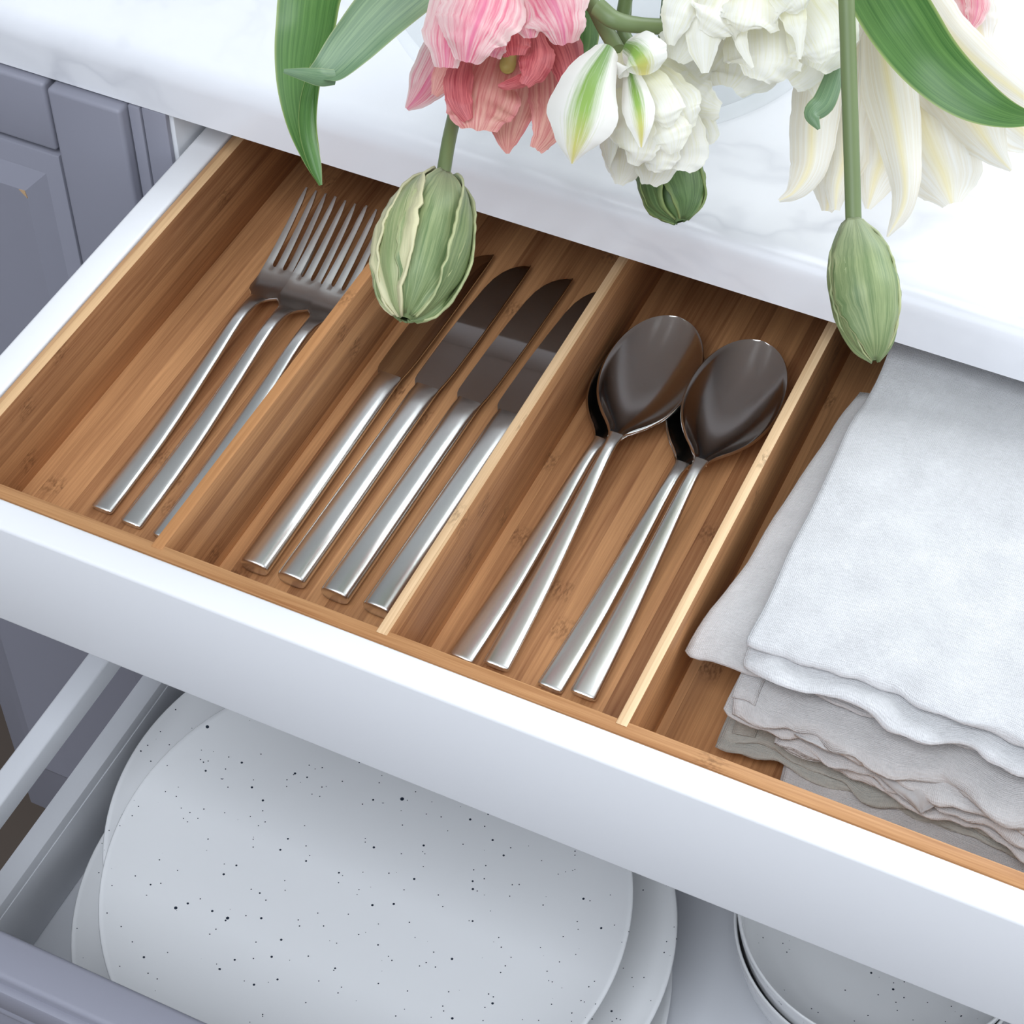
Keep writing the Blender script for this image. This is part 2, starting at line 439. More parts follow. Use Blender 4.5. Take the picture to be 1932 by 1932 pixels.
def window(name, axis, pos, w0, w1, z0, z1):
    bm = bmesh.new(); f = 0.05; mid = (w0+w1)/2
    for (s0, s1, a, b) in ((w0, w0+f, z0, z1), (w1-f, w1, z0, z1), (w0, w1, z0, z0+f), (w0, w1, z1-f, z1), (mid-f/2, mid+f/2, z0, z1)):
        if axis == 'Y': bm_box(bm, s0, s1, pos+0.01, pos+0.05, a, b)
        else: bm_box(bm, pos+0.01, pos+0.05, s0, s1, a, b)
    struct(bmobj(name, bm, 'white'))
wall_with_window('wall_back', 'Y', RY1, RX0, RX1, 0.0, 1.5, 0.40, 1.6)
window('window_1', 'Y', RY1, 0.0, 1.5, 0.40, 1.6)
wall_with_window('wall_right', 'X', RX1, RY0, RY1, -0.75, 0.55, 0.2, 1.5)
window('window_2', 'X', RX1, -0.75, 0.55, 0.2, 1.5)
wall_with_window('wall_front', 'Y', RY0-0.06, RX0, RX1, -0.7, 1.1, 0.1, 1.6)  # the opening in this wall is added for the front fill
window('added_window', 'Y', RY0-0.06, -0.7, 1.1, 0.1, 1.6)  # unseen window frame, added to go with the front fill

# ------------------------------------------------------------------ worktop
YC, ZC, ZT = 0.232, 0.0217, 0.0515          # worktop front plane, underside, top
def worktop():
    # profile in (y, z): rounded upper front edge, square lower edge
    prof = [(0.97, ZC), (YC, ZC)]
    r = 0.012
    prof += [(YC, ZC+0.004)]
    for k in range(9):
        a = k/8*R90
        prof.append((YC+r-r*math.cos(a), ZT-r+r*math.sin(a)))
    prof += [(0.97, ZT)]
    V, F = [], []; n = len(prof)
    for x in (-1.2, 1.6): V += [(x, y, z) for y, z in prof]
    for i in range(n): F.append((i, (i+1) % n, n+(i+1) % n, n+i))
    F.append(tuple(range(n))); F.append(tuple(range(n, 2*n))[::-1])
    o = link('worktop', mesh('worktop', V, F, True, None, 35), 'marble')
    bm = bmesh.new(); bm.from_mesh(o.data); bmesh.ops.recalc_face_normals(bm, faces=bm.faces[:]); bm.to_mesh(o.data); bm.free()
    tag(o, 'white marble worktop with faint grey veins and a rounded front edge', 'worktop')
worktop()

# ------------------------------------------------------------------ cabinet with two open drawers
XR = 0.345                                   # inner face of the right carcass side
cab = thing('base_cabinet', 'base cabinet with an open white drawer above an open grey-fronted drawer', 'cabinet', (0.06, 0.5, RZ0))
box('side_panel', -0.2295, -0.2155, YC+0.003, 0.90, -0.76, ZC, 'carc', cab, 0.0008)
box('side_edge', -0.2310, -0.2178, YC, YC+0.003, -0.76, ZC-0.0005, 'grey', cab, 0.0006)
box('side_panel', XR, XR+0.014, YC, 0.90, -0.76, ZC, 'carc', cab, 0.0008)
box('back_panel', -0.2155, XR, 0.88, 0.90, -0.76, ZC, 'carc', cab)
box('bottom_panel', -0.2155, XR, YC, 0.88, -0.76, -0.745, 'carc', cab)
box('top_rail', -0.2155, XR, 0.281, 0.345, 0.006, ZC, 'carc', cab, 0.0008)
box('plinth', -0.48, XR+0.014, YC+0.06, YC+0.08, RZ0, -0.76, 'grey', cab)

XL, XLI = -0.2127, -0.1985                   # drawer side, outer and inner face
XRO, XRI = 0.3350, 0.3208
# upper drawer (white inner drawer that holds the bamboo tray)
d1 = box('drawer', XLI-0.002, XRI+0.002, 0.010, 0.455, -0.064, -0.054, 'white', cab, 0.0008)
d1['label'] = 'white cutlery drawer pulled open'
box('drawer_front', XL-0.012, XRO+0.012, 0.0, 0.0138, -0.0665, 0.0, 'white', d1, 0.0016, 3)
box('drawer_side', XL, XLI, 0.0138, 0.46, -0.064, -0.0002, 'white', d1, 0.0018, 3)
box('drawer_side', XRI, XRO, 0.0138, 0.46, -0.064, -0.0002, 'white', d1, 0.0018, 3)
box('drawer_back', XLI, XRI, 0.452, 0.464, -0.064, -0.004, 'white', d1, 0.0008)
# lower drawer
ZF = -0.166; YFI = on((0, 1751), 2, ZF).y; YFO = YFI-0.0195
d2 = box('drawer', XLI-0.003, XRI+0.003, YFI, 0.43, -0.352, -0.3430, 'metalwhite', cab, 0.0008)
d2['label'] = 'deep drawer with grey lacquered front and metal rails'
for s, (xa, xb, xc) in enumerate(((XL, -0.2003, -0.1985), (XRO, 0.3226, 0.3208))):
    xa, xb2 = min(xa, xb), max(xa, xb)
    box('drawer_side', xa, xb2, YFI-0.002, 0.44, -0.352, -0.2858, 'metalwhite', d2, 0.0012, 2)
    step = (xb2-0.0003, xb2+0.0006) if s == 0 else (xa-0.0006, xa+0.0003)
    box('side_ledge', step[0], step[1], YFI, 0.43, -0.3425, -0.2935, 'metalwhite', d2, 0.0004, 2)
    box('gallery_rail', xa, xb2, YFI-0.002, 0.44, -0.2377, -0.2222, 'metalwhite', d2, 0.0014, 3)
box('drawer_back', XLI, XRI, 0.43, 0.442, -0.352, -0.235, 'metalwhite', d2, 0.0008)
fr = box('drawer_front', -0.2305, XRO+0.024, YFO, YFI, -0.53, ZF, 'grey', d2, 0.0025, 3)
# profiled frame of that front: a raised border, a bead and a sunk field
def frame_bm(x0, x1, z0, z1, w, y0, y1, bev):
    bm = bmesh.new()
    bm_box(bm, x0, x1, y0, y1, z1-w, z1, bev); bm_box(bm, x0, x1, y0, y1, z0, z0+w, bev)
    bm_box(bm, x0, x0+w, y0, y1, z0+w, z1-w, bev); bm_box(bm, x1-w, x1, y0, y1, z0+w, z1-w, bev)
    return bm
bmobj('moulding', frame_bm(-0.2305+0.001, XRO+0.023, -0.529, ZF-0.006, 0.018, YFO-0.004, YFO+0.003, 0.002), 'grey', fr, True)
bmobj('bead', frame_bm(-0.2305+0.022, XRO+0.002, -0.508, ZF-0.027, 0.006, YFO-0.003, YFO+0.003, 0.002), 'grey', fr, True)

# ------------------------------------------------------------------ neighbouring grey cabinet
nb = thing('narrow_cabinet', 'narrow grey cabinet with a small drawer front over a panelled door', 'cabinet', (-0.36, 0.5, RZ0))
box('cabinet_body', -0.4400, -0.2315, YC+0.012, 0.90, -0.76, ZC, 'grey', nb)
df = box('drawer_front', -0.4385, -0.2830, YC-0.004, YC+0.012, -0.0205, ZC-0.0015, 'grey', nb, 0.0022, 3)
dr = box('door', -0.4385, -0.2826, YC-0.004, YC+0.012, -0.700, -0.0232, 'grey', nb, 0.0012, 2)
def raised_panel(x0, x1, z0, z1, yb, h, slope):
    V = [(x0, yb, z0), (x1, yb, z0), (x1, yb, z1), (x0, yb, z1)]
    i = slope
    V += [(x0+i, yb-h, z0+i), (x1-i, yb-h, z0+i), (x1-i, yb-h, z1-i), (x0+i, yb-h, z1-i)]
    F = [(k, (k+1) % 4, 4+(k+1) % 4, 4+k) for k in range(4)]+[(4, 5, 6, 7), (3, 2, 1, 0)]
    return V, F
V, F = raised_panel(-0.4250, -0.2915, -0.640, -0.0360, YC-0.0035, 0.0055, 0.0125)
rp = link('raised_panel', mesh('raised_panel', V, F, False), 'grey', dr)
chip_v = [(-0.3042+dx, YC-0.00935, -0.0490+dz) for dx, dz in ((-0.0035, 0.0004), (0.0, 0.0006), (0.0008, -0.0040), (-0.0006, -0.0026))]
chip_v += [(v[0], YC-0.0088, v[2]) for v in chip_v]
link('paint_chip', mesh('paint_chip', chip_v, [(0, 1, 2, 3), (7, 6, 5, 4), (0, 4, 5, 1), (1, 5, 6, 2), (2, 6, 7, 3), (3, 7, 4, 0)], False), 'chip', dr)
pil = box('pilaster', -0.2804, -0.2392, YC-0.006, YC+0.012, -0.76, ZC-0.0015, 'grey', nb, 0.0022, 3)
box('fillet', -0.2385, -0.2318, YC-0.0005, YC+0.012, -0.76, ZC-0.001, 'grey', nb, 0.001)

# ------------------------------------------------------------------ bamboo tray
ZTF = -0.0489                                # tray floor
tray = thing('cutlery_tray', 'bamboo cutlery tray with three dividers fitted inside the white drawer', 'tray', (0.06, 0.22, -0.054))
TX0, TX1, TY0, TY1 = -0.1975, 0.3195, 0.0142, 0.450
box('tray_base', TX0, TX1, TY0, TY1, -0.0538, ZTF, 'bam', tray)
box('tray_rim', TX0, TX1, TY0, 0.0206, ZTF-0.0005, -0.0006, 'bamx', tray, 0.0005)
box('tray_rim', TX0, TX1, TY1-0.0064, TY1, ZTF-0.0005, -0.0006, 'bamx', tray, 0.0005)
edge_top(box('tray_side', TX0, -0.1912, 0.0206, TY1-0.0064, ZTF-0.0005, -0.0006, 'bam', tray, 0.0005), 'bamd3')
edge_top(box('tray_side', TX1-0.0063, TX1, 0.0206, TY1-0.0064, ZTF-0.0005, -0.0006, 'bam', tray, 0.0005), 'bamd3')
for (xa, xb, m) in ((-0.0966, -0.0916, 'bamd1'), (0.0038, 0.0086, 'bamd2'), (0.1034, 0.1080, 'bamd2')):
    edge_top(box('divider', xa, xb, 0.0180, TY1-0.0064, ZTF-0.0005, -0.0003, 'bam', tray, 0.0004), m)

# ------------------------------------------------------------------ cutlery (built along +Y from the handle end, resting on z = 0)
def sec_interp(keys, ys):
    K = np.array(keys, float)
    return [[y]+[float(np.interp(y, K[:, 0], K[:, j])) for j in range(1, K.shape[1])] for y in ys]
def smooth_keys(keys, n):
    return catmull(keys, n)
def make_knife():
    mm = 0.001
    hs = [(0.0, 0, 3.9, 5.6, 3.0, 2.6), (0.5, 0, 3.9, 6.3, 3.6, 2.8), (1.4, 0, 3.9, 6.5, 3.8, 2.8), (40, 0, 3.85, 6.4, 3.7, 2.6),
          (90, 0, 3.8, 6.1, 3.5, 2.4), (112, 0, 3.8, 6.0, 3.2, 2.4), (120, 0, 3.9, 6.0, 2.6, 2.4), (124, 0.2, 4.0, 5.9, 1.6, 2.6), (126.5, 0.2, 4.0, 5.9, 0.95, 3)]
    h = loft('knife_handle', [tuple(v*mm for v in s[:5])+(s[5],) for s in hs], 24, 45)
    # blade: stations (y, left edge x, right edge x)
    st = [(125.0, -5.6, 6.0), (126.5, -6.4, 6.1), (128.5, -7.4, 6.3), (131, -7.8, 6.6), (140, -7.9, 7.2), (160, -7.7, 7.7), (180, -7.0, 7.9),
          (198, -6.0, 7.9), (206, -4.9, 7.9), (212, -3.0, 7.9), (216, -0.8, 7.8), (219, 1.8, 7.7), (221, 4.4, 7.6), (222.2, 6.9, 7.4)]
    V, F = [], []
    for y, l, r in st:
        z = 4.0-1.6*max(0, (y-128)/94)
        for x, dz in ((l, 0.15), (l+0.75*(r-l), 0.55), (r-0.25, 0.7), (r, 0.45), (r, -0.45), (r-0.25, -0.7), (l+0.75*(r-l), -0.55), (l, -0.15)):
            V.append((x*mm, y*mm, (z+dz)*mm))
    n = 8
    for i in range(len(st)-1):
        for k in range(n): F.append((i*n+k, (i+1)*n+k, (i+1)*n+(k+1) % n, i*n+(k+1) % n))
    F.append(tuple(range(n))); F.append(tuple(range((len(st)-1)*n, len(st)*n))[::-1])
    b = mesh('knife_blade', V, F, True, None, 12)
    return [('handle', h, 'steel'), ('blade', b, 'blade')]
def fork_z(y):
    return float(np.interp(y, *zip(*[(p[0], p[1]) for p in FZ])))
FZ = catmull([(0, 1.5), (30, 1.7), (60, 3.2), (97, 7.5), (118, 10.4), (130, 10.6), (139, 8.4), (148, 4.8), (156, 3.0), (165, 4.6), (178, 9.4), (192, 15.6), (206, 22.4)], 120)
def make_fork():
    mm = 0.001
    ys = [0, 0.4, 1.2, 15, 30, 45, 60, 75, 90, 102, 112, 120, 127, 133, 137, 141]
    hw = lambda y: float(np.interp(y, (0, 0.4, 1.2, 40, 80, 114, 129, 135, 141), (4.5, 5.0, 5.2, 4.8, 3.9, 3.1, 2.9, 3.2, 4.2)))
    ht = lambda y: float(np.interp(y, (0, 0.4, 1.2, 60, 114, 135, 141), (1.1, 1.4, 1.5, 1.8, 1.9, 1.2, 0.8)))
    h = loft('fork_handle', [(y*mm, 0, (fork_z(y))*mm, hw(y)*mm, ht(y)*mm, 2.7) for y in ys], 20, 50)
    # head: rows across; between the tines the columns are left open
    rows = [139, 142, 144, 146, 149, 153, 158, 162, 165.0, 165.5, 166.2, 167.4, 169, 172, 176, 180, 185, 189, 194, 199, 202.6, 204.7, 205.8]
    HWD = lambda y: float(np.interp(y, (139, 142, 144, 146, 149, 153, 165, 182, 198, 205.8), (3.6, 5.0, 6.6, 8.4, 9.4, 9.9, 10.2, 9.8, 9.2, 8.9)))
    V, idx, F, uv = [], {}, [], []
    for j, y in enumerate(rows):
        W_ = HWD(y)
        slot = float(np.interp(y, (165.0, 165.5, 166.2, 167.4, 178, 205.8), (0.02, 1.3, 1.9, 2.1, 2.25, 3.2)))
        tine = (2*W_-3*slot)/4
        if y > 199:                                   # tips round off
            k = 1-((y-199)/7.0)**2.2; tine2 = tine*max(k, 0.5)
        else: tine2 = tine
        for k in range(4):
            c = -W_+tine/2+k*(tine+slot)
            for s, x in enumerate((c-tine2/2, c, c+tine2/2)):
                u = x/10.0
                idx[(j, k, s)] = len(V)
                V.append((x*mm, y*mm, (fork_z(y)-0.35+1.0*u*u*float(np.interp(y, (140, 160, 192), (0.2, 1.0, 0.3))))*mm))
    for j in range(len(rows)-1):
        for k in range(4):
            for s in range(2):
                F.append((idx[(j, k, s)], idx[(j, k, s+1)], idx[(j+1, k, s+1)], idx[(j+1, k, s)]))
            if k < 3 and rows[j+1] <= 165.01:
                F.append((idx[(j, k, 2)], idx[(j, k+1, 0)], idx[(j+1, k+1, 0)], idx[(j+1, k, 2)]))
    me = mesh('fork_head', V, F, True)
    return [('handle', h, 'steel'), ('head', me, 'steel')]
def make_spoon():
    mm = 0.001
    SZ = catmull([(0, 1.6), (25, 1.8), (50, 3.0), (80, 6.4), (105, 9.8), (120, 11.2), (129, 10.4), (140, 9.2)], 80)
    sz = lambda y: float(np.interp(y, SZ[:, 0], SZ[:, 1]))
    ys = [0, 0.4, 1.2, 15, 30, 45, 60, 75, 90, 102, 112, 118, 123, 127, 130]
    hw = lambda y: float(np.interp(y, (0, 0.4, 1.2, 40, 80, 108, 120, 126, 130), (4.9, 5.4, 5.6, 5.0, 3.8, 2.9, 2.6, 2.8, 3.3)))
    ht = lambda y: float(np.interp(y, (0, 0.4, 1.2, 60, 108, 122, 130), (1.2, 1.5, 1.6, 1.8, 1.9, 1.4, 0.75)))
    h = loft('spoon_handle', [(y*mm, 0, sz(y)*mm, hw(y)*mm, ht(y)*mm, 2.7) for y in ys], 20, 50)
    y0, y1 = 128.0, 208.0
    OUT = catmull([(0, 3.0), (0.04, 3.6), (0.09, 6.2), (0.16, 11.2), (0.26, 16.2), (0.38, 19.4), (0.5, 20.7), (0.62, 20.5), (0.74, 18.9), (0.85, 15.6), (0.93, 11.2), (0.98, 6.0), (1.0, 0.35)], 160)
    V, F = [], []; NU, NV = 20, 44
    for j in range(NV+1):
        s = 1-(1-j/NV)**1.6 if j else 0
        w = float(np.interp(s, OUT[:, 0], OUT[:, 1])); y = y0+s*(y1-y0)
        rim = float(np.interp(s, (0, 0.06, 0.2, 0.5, 1.0), (9.0, 8.9, 9.1, 9.3, 9.8)))
        tt = (s-0.56)/0.44 if s > 0.56 else (0.56-s)/0.56
        dep = 9.0*(1-tt**2.1)
        for i in range(NU+1):
            u = -1+2*i/NU
            V.append((u*w*mm, y*mm, (rim-dep*(1-abs(u)**2.1)+1.5)*mm))
    for j in range(NV):
        for i in range(NU):
            a = j*(NU+1)+i; F.append((a, a+1, a+NU+2, a+NU+1))
    return [('handle', h, 'steel'), ('bowl', mesh('spoon_bowl', V, F, True), 'bowl')]
def place_cutlery(name, parts, label, cat, group, p0, p1, z0, pitch=0.0, roll=0.0):
    """p0 handle end, p1 tip (mm, on the tray floor)"""
    a = math.atan2(-(p1[0]-p0[0]), p1[1]-p0[1])
    o = thing(name, label, cat, (p0[0]*.001, p0[1]*.001, z0), group)
    o.rotation_mode = 'ZXY'
    o.rotation_euler = (pitch, roll, a)
    for n, me, mt in parts:
        if not me.materials: me.materials.append(MAT[mt])
        c = bpy.data.objects.new(n, me); COL.objects.link(c); c.parent = o
        if n in ('head', 'bowl'):
            sm = c.modifiers.new('thickness', 'SOLIDIFY'); sm.thickness = 0.0013; sm.offset = -1.0 if n == 'bowl' else 0.0
            bv = c.modifiers.new('edge', 'BEVEL'); bv.width = 0.00025; bv.segments = 2; bv.limit_method = 'ANGLE'; bv.angle_limit = math.radians(50)
    return o
ZS = ZTF+0.0002
fork = make_fork(); knife = make_knife(); spoon = make_spoon()
place_cutlery('fork', fork, 'steel fork lying next to the tray\'s side wall, its head under the next fork', 'fork', 'forks in the tray', (-153, 57.5), (-155.6, 271), ZS)
place_cutlery('fork', fork, 'steel fork in the middle of the three, overlapping a second fork', 'fork', 'forks in the tray', (-137.2, 55.8), (-139.6, 270), ZS, 0.006, 0.05)
place_cutlery('fork', fork, 'steel fork lying on top, half hidden behind the orange bamboo divider', 'fork', 'forks in the tray', (-120.4, 54.8), (-122.4, 268.5), ZS+0.0004, 0.012, 0.06)
place_cutlery('table_knife', knife, 'steel table knife lying beside the orange bamboo divider, blade under the hanging bud', 'knife', 'knives in the tray', (-76.1, 55.6), (-77.2, 278), ZS)
place_cutlery('table_knife', knife, 'steel table knife, second from the orange divider, with dark reflecting blade', 'knife', 'knives in the tray', (-58.6, 56.2), (-57.6, 278), ZS)
place_cutlery('table_knife', knife, 'steel table knife, third from the orange divider and next to the half-hidden knife', 'knife', 'knives in the tray', (-38.2, 56.5), (-35.6, 278), ZS)
place_cutlery('table_knife', knife, 'steel table knife half hidden behind the pale divider beside the spoons', 'knife', 'knives in the tray', (-18.8, 57.2), (-15.4, 278), ZS)
place_cutlery('tablespoon', spoon, 'steel tablespoon mostly covered by the spoon nested in it, beside the knives', 'spoon', 'spoons in the tray', (22.6, 51.4), (32.2, 255), ZS)
place_cutlery('tablespoon', spoon, 'steel tablespoon nested on top of another, beside the knife compartment', 'spoon', 'spoons in the tray', (38.0, 52.6), (32.6, 258), ZS+0.0022, 0.021, 0.05)
place_cutlery('tablespoon', spoon, 'steel tablespoon mostly covered by the spoon nested in it, beside the napkins', 'spoon', 'spoons in the tray', (61.5, 53.3), (69.6, 258), ZS)
place_cutlery('tablespoon', spoon, 'steel tablespoon with bright window reflection nested on top, beside the napkin compartment', 'spoon', 'spoons in the tray', (75.7, 54.2), (72.8, 261), ZS+0.0022, 0.021, 0.05)

# ------------------------------------------------------------------ plates and bowls in the lower drawer
def plate_mesh():
    R = 0.1336
    top = [(0, -0.0105), (0.06, -0.0104), (0.088, -0.0098), (0.104, -0.0084), (0.116, -0.0060), (0.125, -0.0032), (0.1308, -0.0008), (0.1328, 0.0)]
    bot = [(0.1336, -0.0008), (0.1332, -0.0019), (0.128, -0.0050), (0.117, -0.0092), (0.102, -0.0117), (0.086, -0.0128), (0.0842, -0.0139), (0.0800, -0.0139), (0.0788, -0.0128), (0.04, -0.0128), (0, -0.0128)]
    return lathe_mesh('plate', top+bot, 128)
pm = plate_mesh()
for (x, y, z, rz, lab) in ((-0.0374, 0.0601, -0.2750, 0.4, 'white speckled dinner plate on top of the stack'),
                           (-0.0585, 0.0935, -0.2885, 2.1, 'white speckled dinner plate directly under the top plate'),
                           (-0.0161, 0.0712, -0.3020, 3.7, 'white speckled dinner plate in the stack jutting out towards the bowls'),
                           (-0.0580, 0.0555, -0.3155, 5.0, 'white speckled dinner plate low in the stack jutting out towards the drawer rail'),
                           (-0.0110, 0.0560, -0.3290, 1.2, 'white speckled dinner plate at the bottom of the stack')):
    o = link('dinner_plate', pm, 'ceramic'); o.location = (x, y, z); o.rotation_euler = (0, 0, rz)
    tag(o, lab, 'plate', 'stacked dinner plates')
def bowl_mesh():
    out = [(0, -0.0545), (0.030, -0.0545), (0.031, -0.0560), (0.035, -0.0560), (0.037, -0.0530), (0.050, -0.0475), (0.0610, -0.0380), (0.0680, -0.0270), (0.0709, -0.0160), (0.0728, -0.0060), (0.0735, -0.0012), (0.0732, 0.0)]
    inn = [(0.0724, 0.0), (0.0718, -0.0010), (0.0708, -0.0060), (0.0688, -0.0160), (0.0658, -0.0265), (0.0590, -0.0370), (0.0480, -0.0455), (0.0330, -0.0510), (0.015, -0.0525), (0, -0.0526)]
    return lathe_mesh('bowl', out+inn, 112)
bmsh = bowl_mesh()
for (x, y, z, rz, lab) in ((0.2043, 0.1511, -0.2705, 0.3, 'white speckled bowl on top of a nested pair'),
                           (0.2038, 0.1514, -0.2866, 2.4, 'white speckled bowl under another bowl')):
    o = link('bowl', bmsh, 'ceramic'); o.location = (x, y, z); o.rotation_euler = (0, 0, rz)
    tag(o, lab, 'bowl', 'nested bowls')

# ------------------------------------------------------------------ linen napkins
def napkin(label, mat, lf, rf_, lb, rb, z0, layers, pitch, seed, start_back=True, droop=0.0, amp=0.0012, zfr=0.0, jit=0.004, crumple=1.0, hem=False):
    """folded cloth: one sheet zigzagging front-back in `layers` plies; corners given in plan (x, y)"""
    rng = random.Random(seed)
    path = []                                        # (v, z, layer)
    NV = 34
    fo = [rng.uniform(-1, 1)*jit for _ in range(layers+1)]
    bo = [rng.uniform(-1, 1)*jit for _ in range(layers+1)]
    dirn = -1 if start_back else 1
    L = ((Vector(lb)-Vector(lf)).length+(Vector(rb)-Vector(rf_)).length)/2
    for k in range(layers):
        z = k*pitch
        lo = fo[(k+1)//2 if not start_back else k//2]/L; hi = 1+bo[k//2]/L
        vs = np.linspace(lo, hi, NV) if dirn == 1 else np.linspace(hi, lo, NV)
        path += [(v, z, k) for v in vs]
        if k < layers-1:
            ve = hi if dirn == 1 else lo
            for q in range(1, 6):
                a = q/6*math.pi; bulge = math.sin(a)*pitch*0.75/L
                path.append((ve+bulge*dirn, z+pitch*(1-math.cos(a))/2, k+q/6))
        dirn = -dirn
    NU = 72; V, F, UV = [], [], []
    le = [rng.uniform(-1, 1)*jit for _ in range(layers+1)]
    acc = 0; pv = None
    for (v, z, k) in path:
        if pv is not None: acc += math.hypot((v-pv[0])*L, z-pv[1])
        pv = (v, z)
        kk = int(k); fl = k-kk
        lj = le[kk]*(1-fl)+le[min(kk+1, layers)]*fl
        for i in range(NU+1):
            u = i/NU
            A = Vector(lf).lerp(Vector(rf_), u); B = Vector(lb).lerp(Vector(rb), u)
            p = A+(B-A)*v
            wl = (1-u)**2
            p.x += lj*wl+0.0025*noise.noise(Vector((seed*3.1, v*5, k*0.7)))*(1-u)
            p.y += 0.0035*noise.noise(Vector((u*5, seed*1.7, k*0.55)))*(1-abs(v-0.5)*0)*(1 if v < 0.5 else 0.3)
            fe = max(0.0, 1-v/0.30)**1.5; ls = max(0.0, 1-u/0.18)**1.5
            p.y += crumple*0.005*noise.noise(Vector((u*7+seed, k*0.8, seed)))*fe+crumple*0.0022*noise.noise(Vector((u*19, k*1.1, seed*0.7)))*fe
            q = Vector((p.x*16, p.y*16, seed*2.3))
            zz = z0+z+amp*noise.noise(q)*(0.6+0.4*k/layers)+amp*0.5*noise.noise(q*2.7)+pitch*0.22*noise.noise(Vector((p.x*30, p.y*30, k*1.3+seed)))
            zz += crumple*(0.0022*noise.noise(Vector((p.x*38, k*0.35, seed*1.1)))+0.0010*noise.noise(Vector((p.x*90, p.y*30, k*0.6+seed))))*fe
            zz += crumple*0.0016*noise.noise(Vector((p.y*40, k*0.35, seed*2.1)))*ls
            zz += 0.00035*noise.noise(Vector((p.x*150, p.y*150, seed)))
            e = max(0, 1-u/0.14); f_ = max(0, 1-v/0.16)
            zz -= droop*(e*e*0.8+f_*f_)*(0.4+0.6*k/max(1, layers-1))
            zz += zfr*(1-v)
            V.append((p.x, p.y, zz)); UV.append((u*(Vector(rf_)-Vector(lf)).length*4, acc*4))
    n = NU+1
    for j in range(len(path)-1):
        for i in range(NU):
            a = j*n+i; F.append((a, a+1, a+n+1, a+n))
    o = link('linen_napkin', mesh('linen_napkin', V, F, True, UV), mat)
    s = o.modifiers.new('cloth', 'SOLIDIFY'); s.thickness = 0.0007; s.offset = 0
    if hem:                                          # stitched hem along the left edge of the top ply
        top = [j for j, pt in enumerate(path) if pt[2] == layers-1]
        HV_, HF, HU = [], [], []
        for jj in top:
            for i in range(5):
                vx = V[jj*n+i]; HV_.append((vx[0]-0.0006, vx[1], vx[2]+0.0011+(0 if i < 4 else -0.0008))); HU.append(UV[jj*n+i])
        for r_ in range(len(top)-1):
            for i in range(4):
                a_ = r_*5+i; HF.append((a_, a_+1, a_+6, a_+5))
        h_ = link('hem', mesh('hem', HV_, HF, True, HU), mat, o)
        hs = h_.modifiers.new('cloth', 'SOLIDIFY'); hs.thickness = 0.0006; hs.offset = 0
    tag(o, label, 'napkin', 'folded napkins in the tray')
    return o
def xy(px, z):
    p = on(px, 2, z); return (p.x, p.y, 0)
XE = 0.306                                           # napkins reach the tray's right wall
NAPS = []
def nap(label, mat, lf, lb, z, layers, pitch, seed, fslope=0.0, **kw):
    a, b = xy(lf, z), xy(lb, z)
    NAPS.append(napkin(label, mat, a, (XE, a[1]+fslope, 0), b, (XE, b[1], 0), z-(layers-1)*pitch, layers, pitch, seed, **kw))
nap('greige linen napkin at the bottom of the pile', 'linen2', (1480, 1490), (1660, 760), -0.0405, 4, 0.0021, 5, -0.001, droop=0.0, crumple=0.4)
nap('olive-grey linen napkin with a loose rolled edge, low in the pile', 'linen3', (1372, 1372), (1640, 745), -0.0320, 4, 0.0021, 11, -0.001, droop=0.004, crumple=0.9, hem=True)
nap('greige linen napkin whose pointed corner hangs over the lower ones', 'linen2', (1480, 1405), (1655, 735), -0.0235, 4, 0.0021, 23, -0.006, droop=0.002, crumple=1.2)
nap('greige linen napkin with a stitched hem, below the light ones', 'linen2', (1390, 1305), (1645, 735), -0.0145, 4, 0.0023, 31, -0.004, droop=0.002, crumple=1.1, hem=True)
nap('pale grey linen napkin sticking out sideways from under the top one', 'linen2', (1310, 1222), (1640, 730), -0.0080, 2, 0.0030, 42, 0.010, droop=0.0045, start_back=True, crumple=0.8)
nap('light grey linen napkin on top of the pile', 'linen', (1418, 1192), (1695, 640), 0.0052, 4, 0.0028, 57, -0.004, droop=0.0030, amp=0.0018, jit=0.007, crumple=0.9)

def flap(parent, A, B, C, mat, seed):
    """a loose corner of cloth hanging down from the fold A-B to the point C; corners as (pixel, height)"""
    A, B, C = (on(p, 2, z) for p, z in (A, B, C))
    Vv, Ff, Uu = [], [], []; NS, NT = 18, 16
    for j in range(NT+1):
        t = j/NT
        for i in range(NS+1):
            u = i/NS; p = (A.lerp(B, u)).lerp(C, t**0.9)
            bul = 0.004*math.sin(math.pi*t)*(0.4+0.6*u)
            p = p+Vector((0, -bul, bul*0.6))+Vector((0, -0.0012, 0.001))*noise.noise(Vector((u*4, t*4, seed)))
            Vv.append(p); Uu.append((u*0.4, t*0.3))
    for j in range(NT):
        for i in range(NS):
            a_ = j*(NS+1)+i; Ff.append((a_, a_+1, a_+NS+2, a_+NS+1))
    o = link('folded_corner', mesh('folded_corner', Vv, Ff, True, Uu), mat, parent)
    m_ = o.modifiers.new('cloth', 'SOLIDIFY'); m_.thickness = 0.0008; m_.offset = 0
flap(NAPS[2], ((1590, 1396), -0.0215), ((1845, 1458), -0.0215), ((1738, 1534), -0.0270), 'linen2', 3)

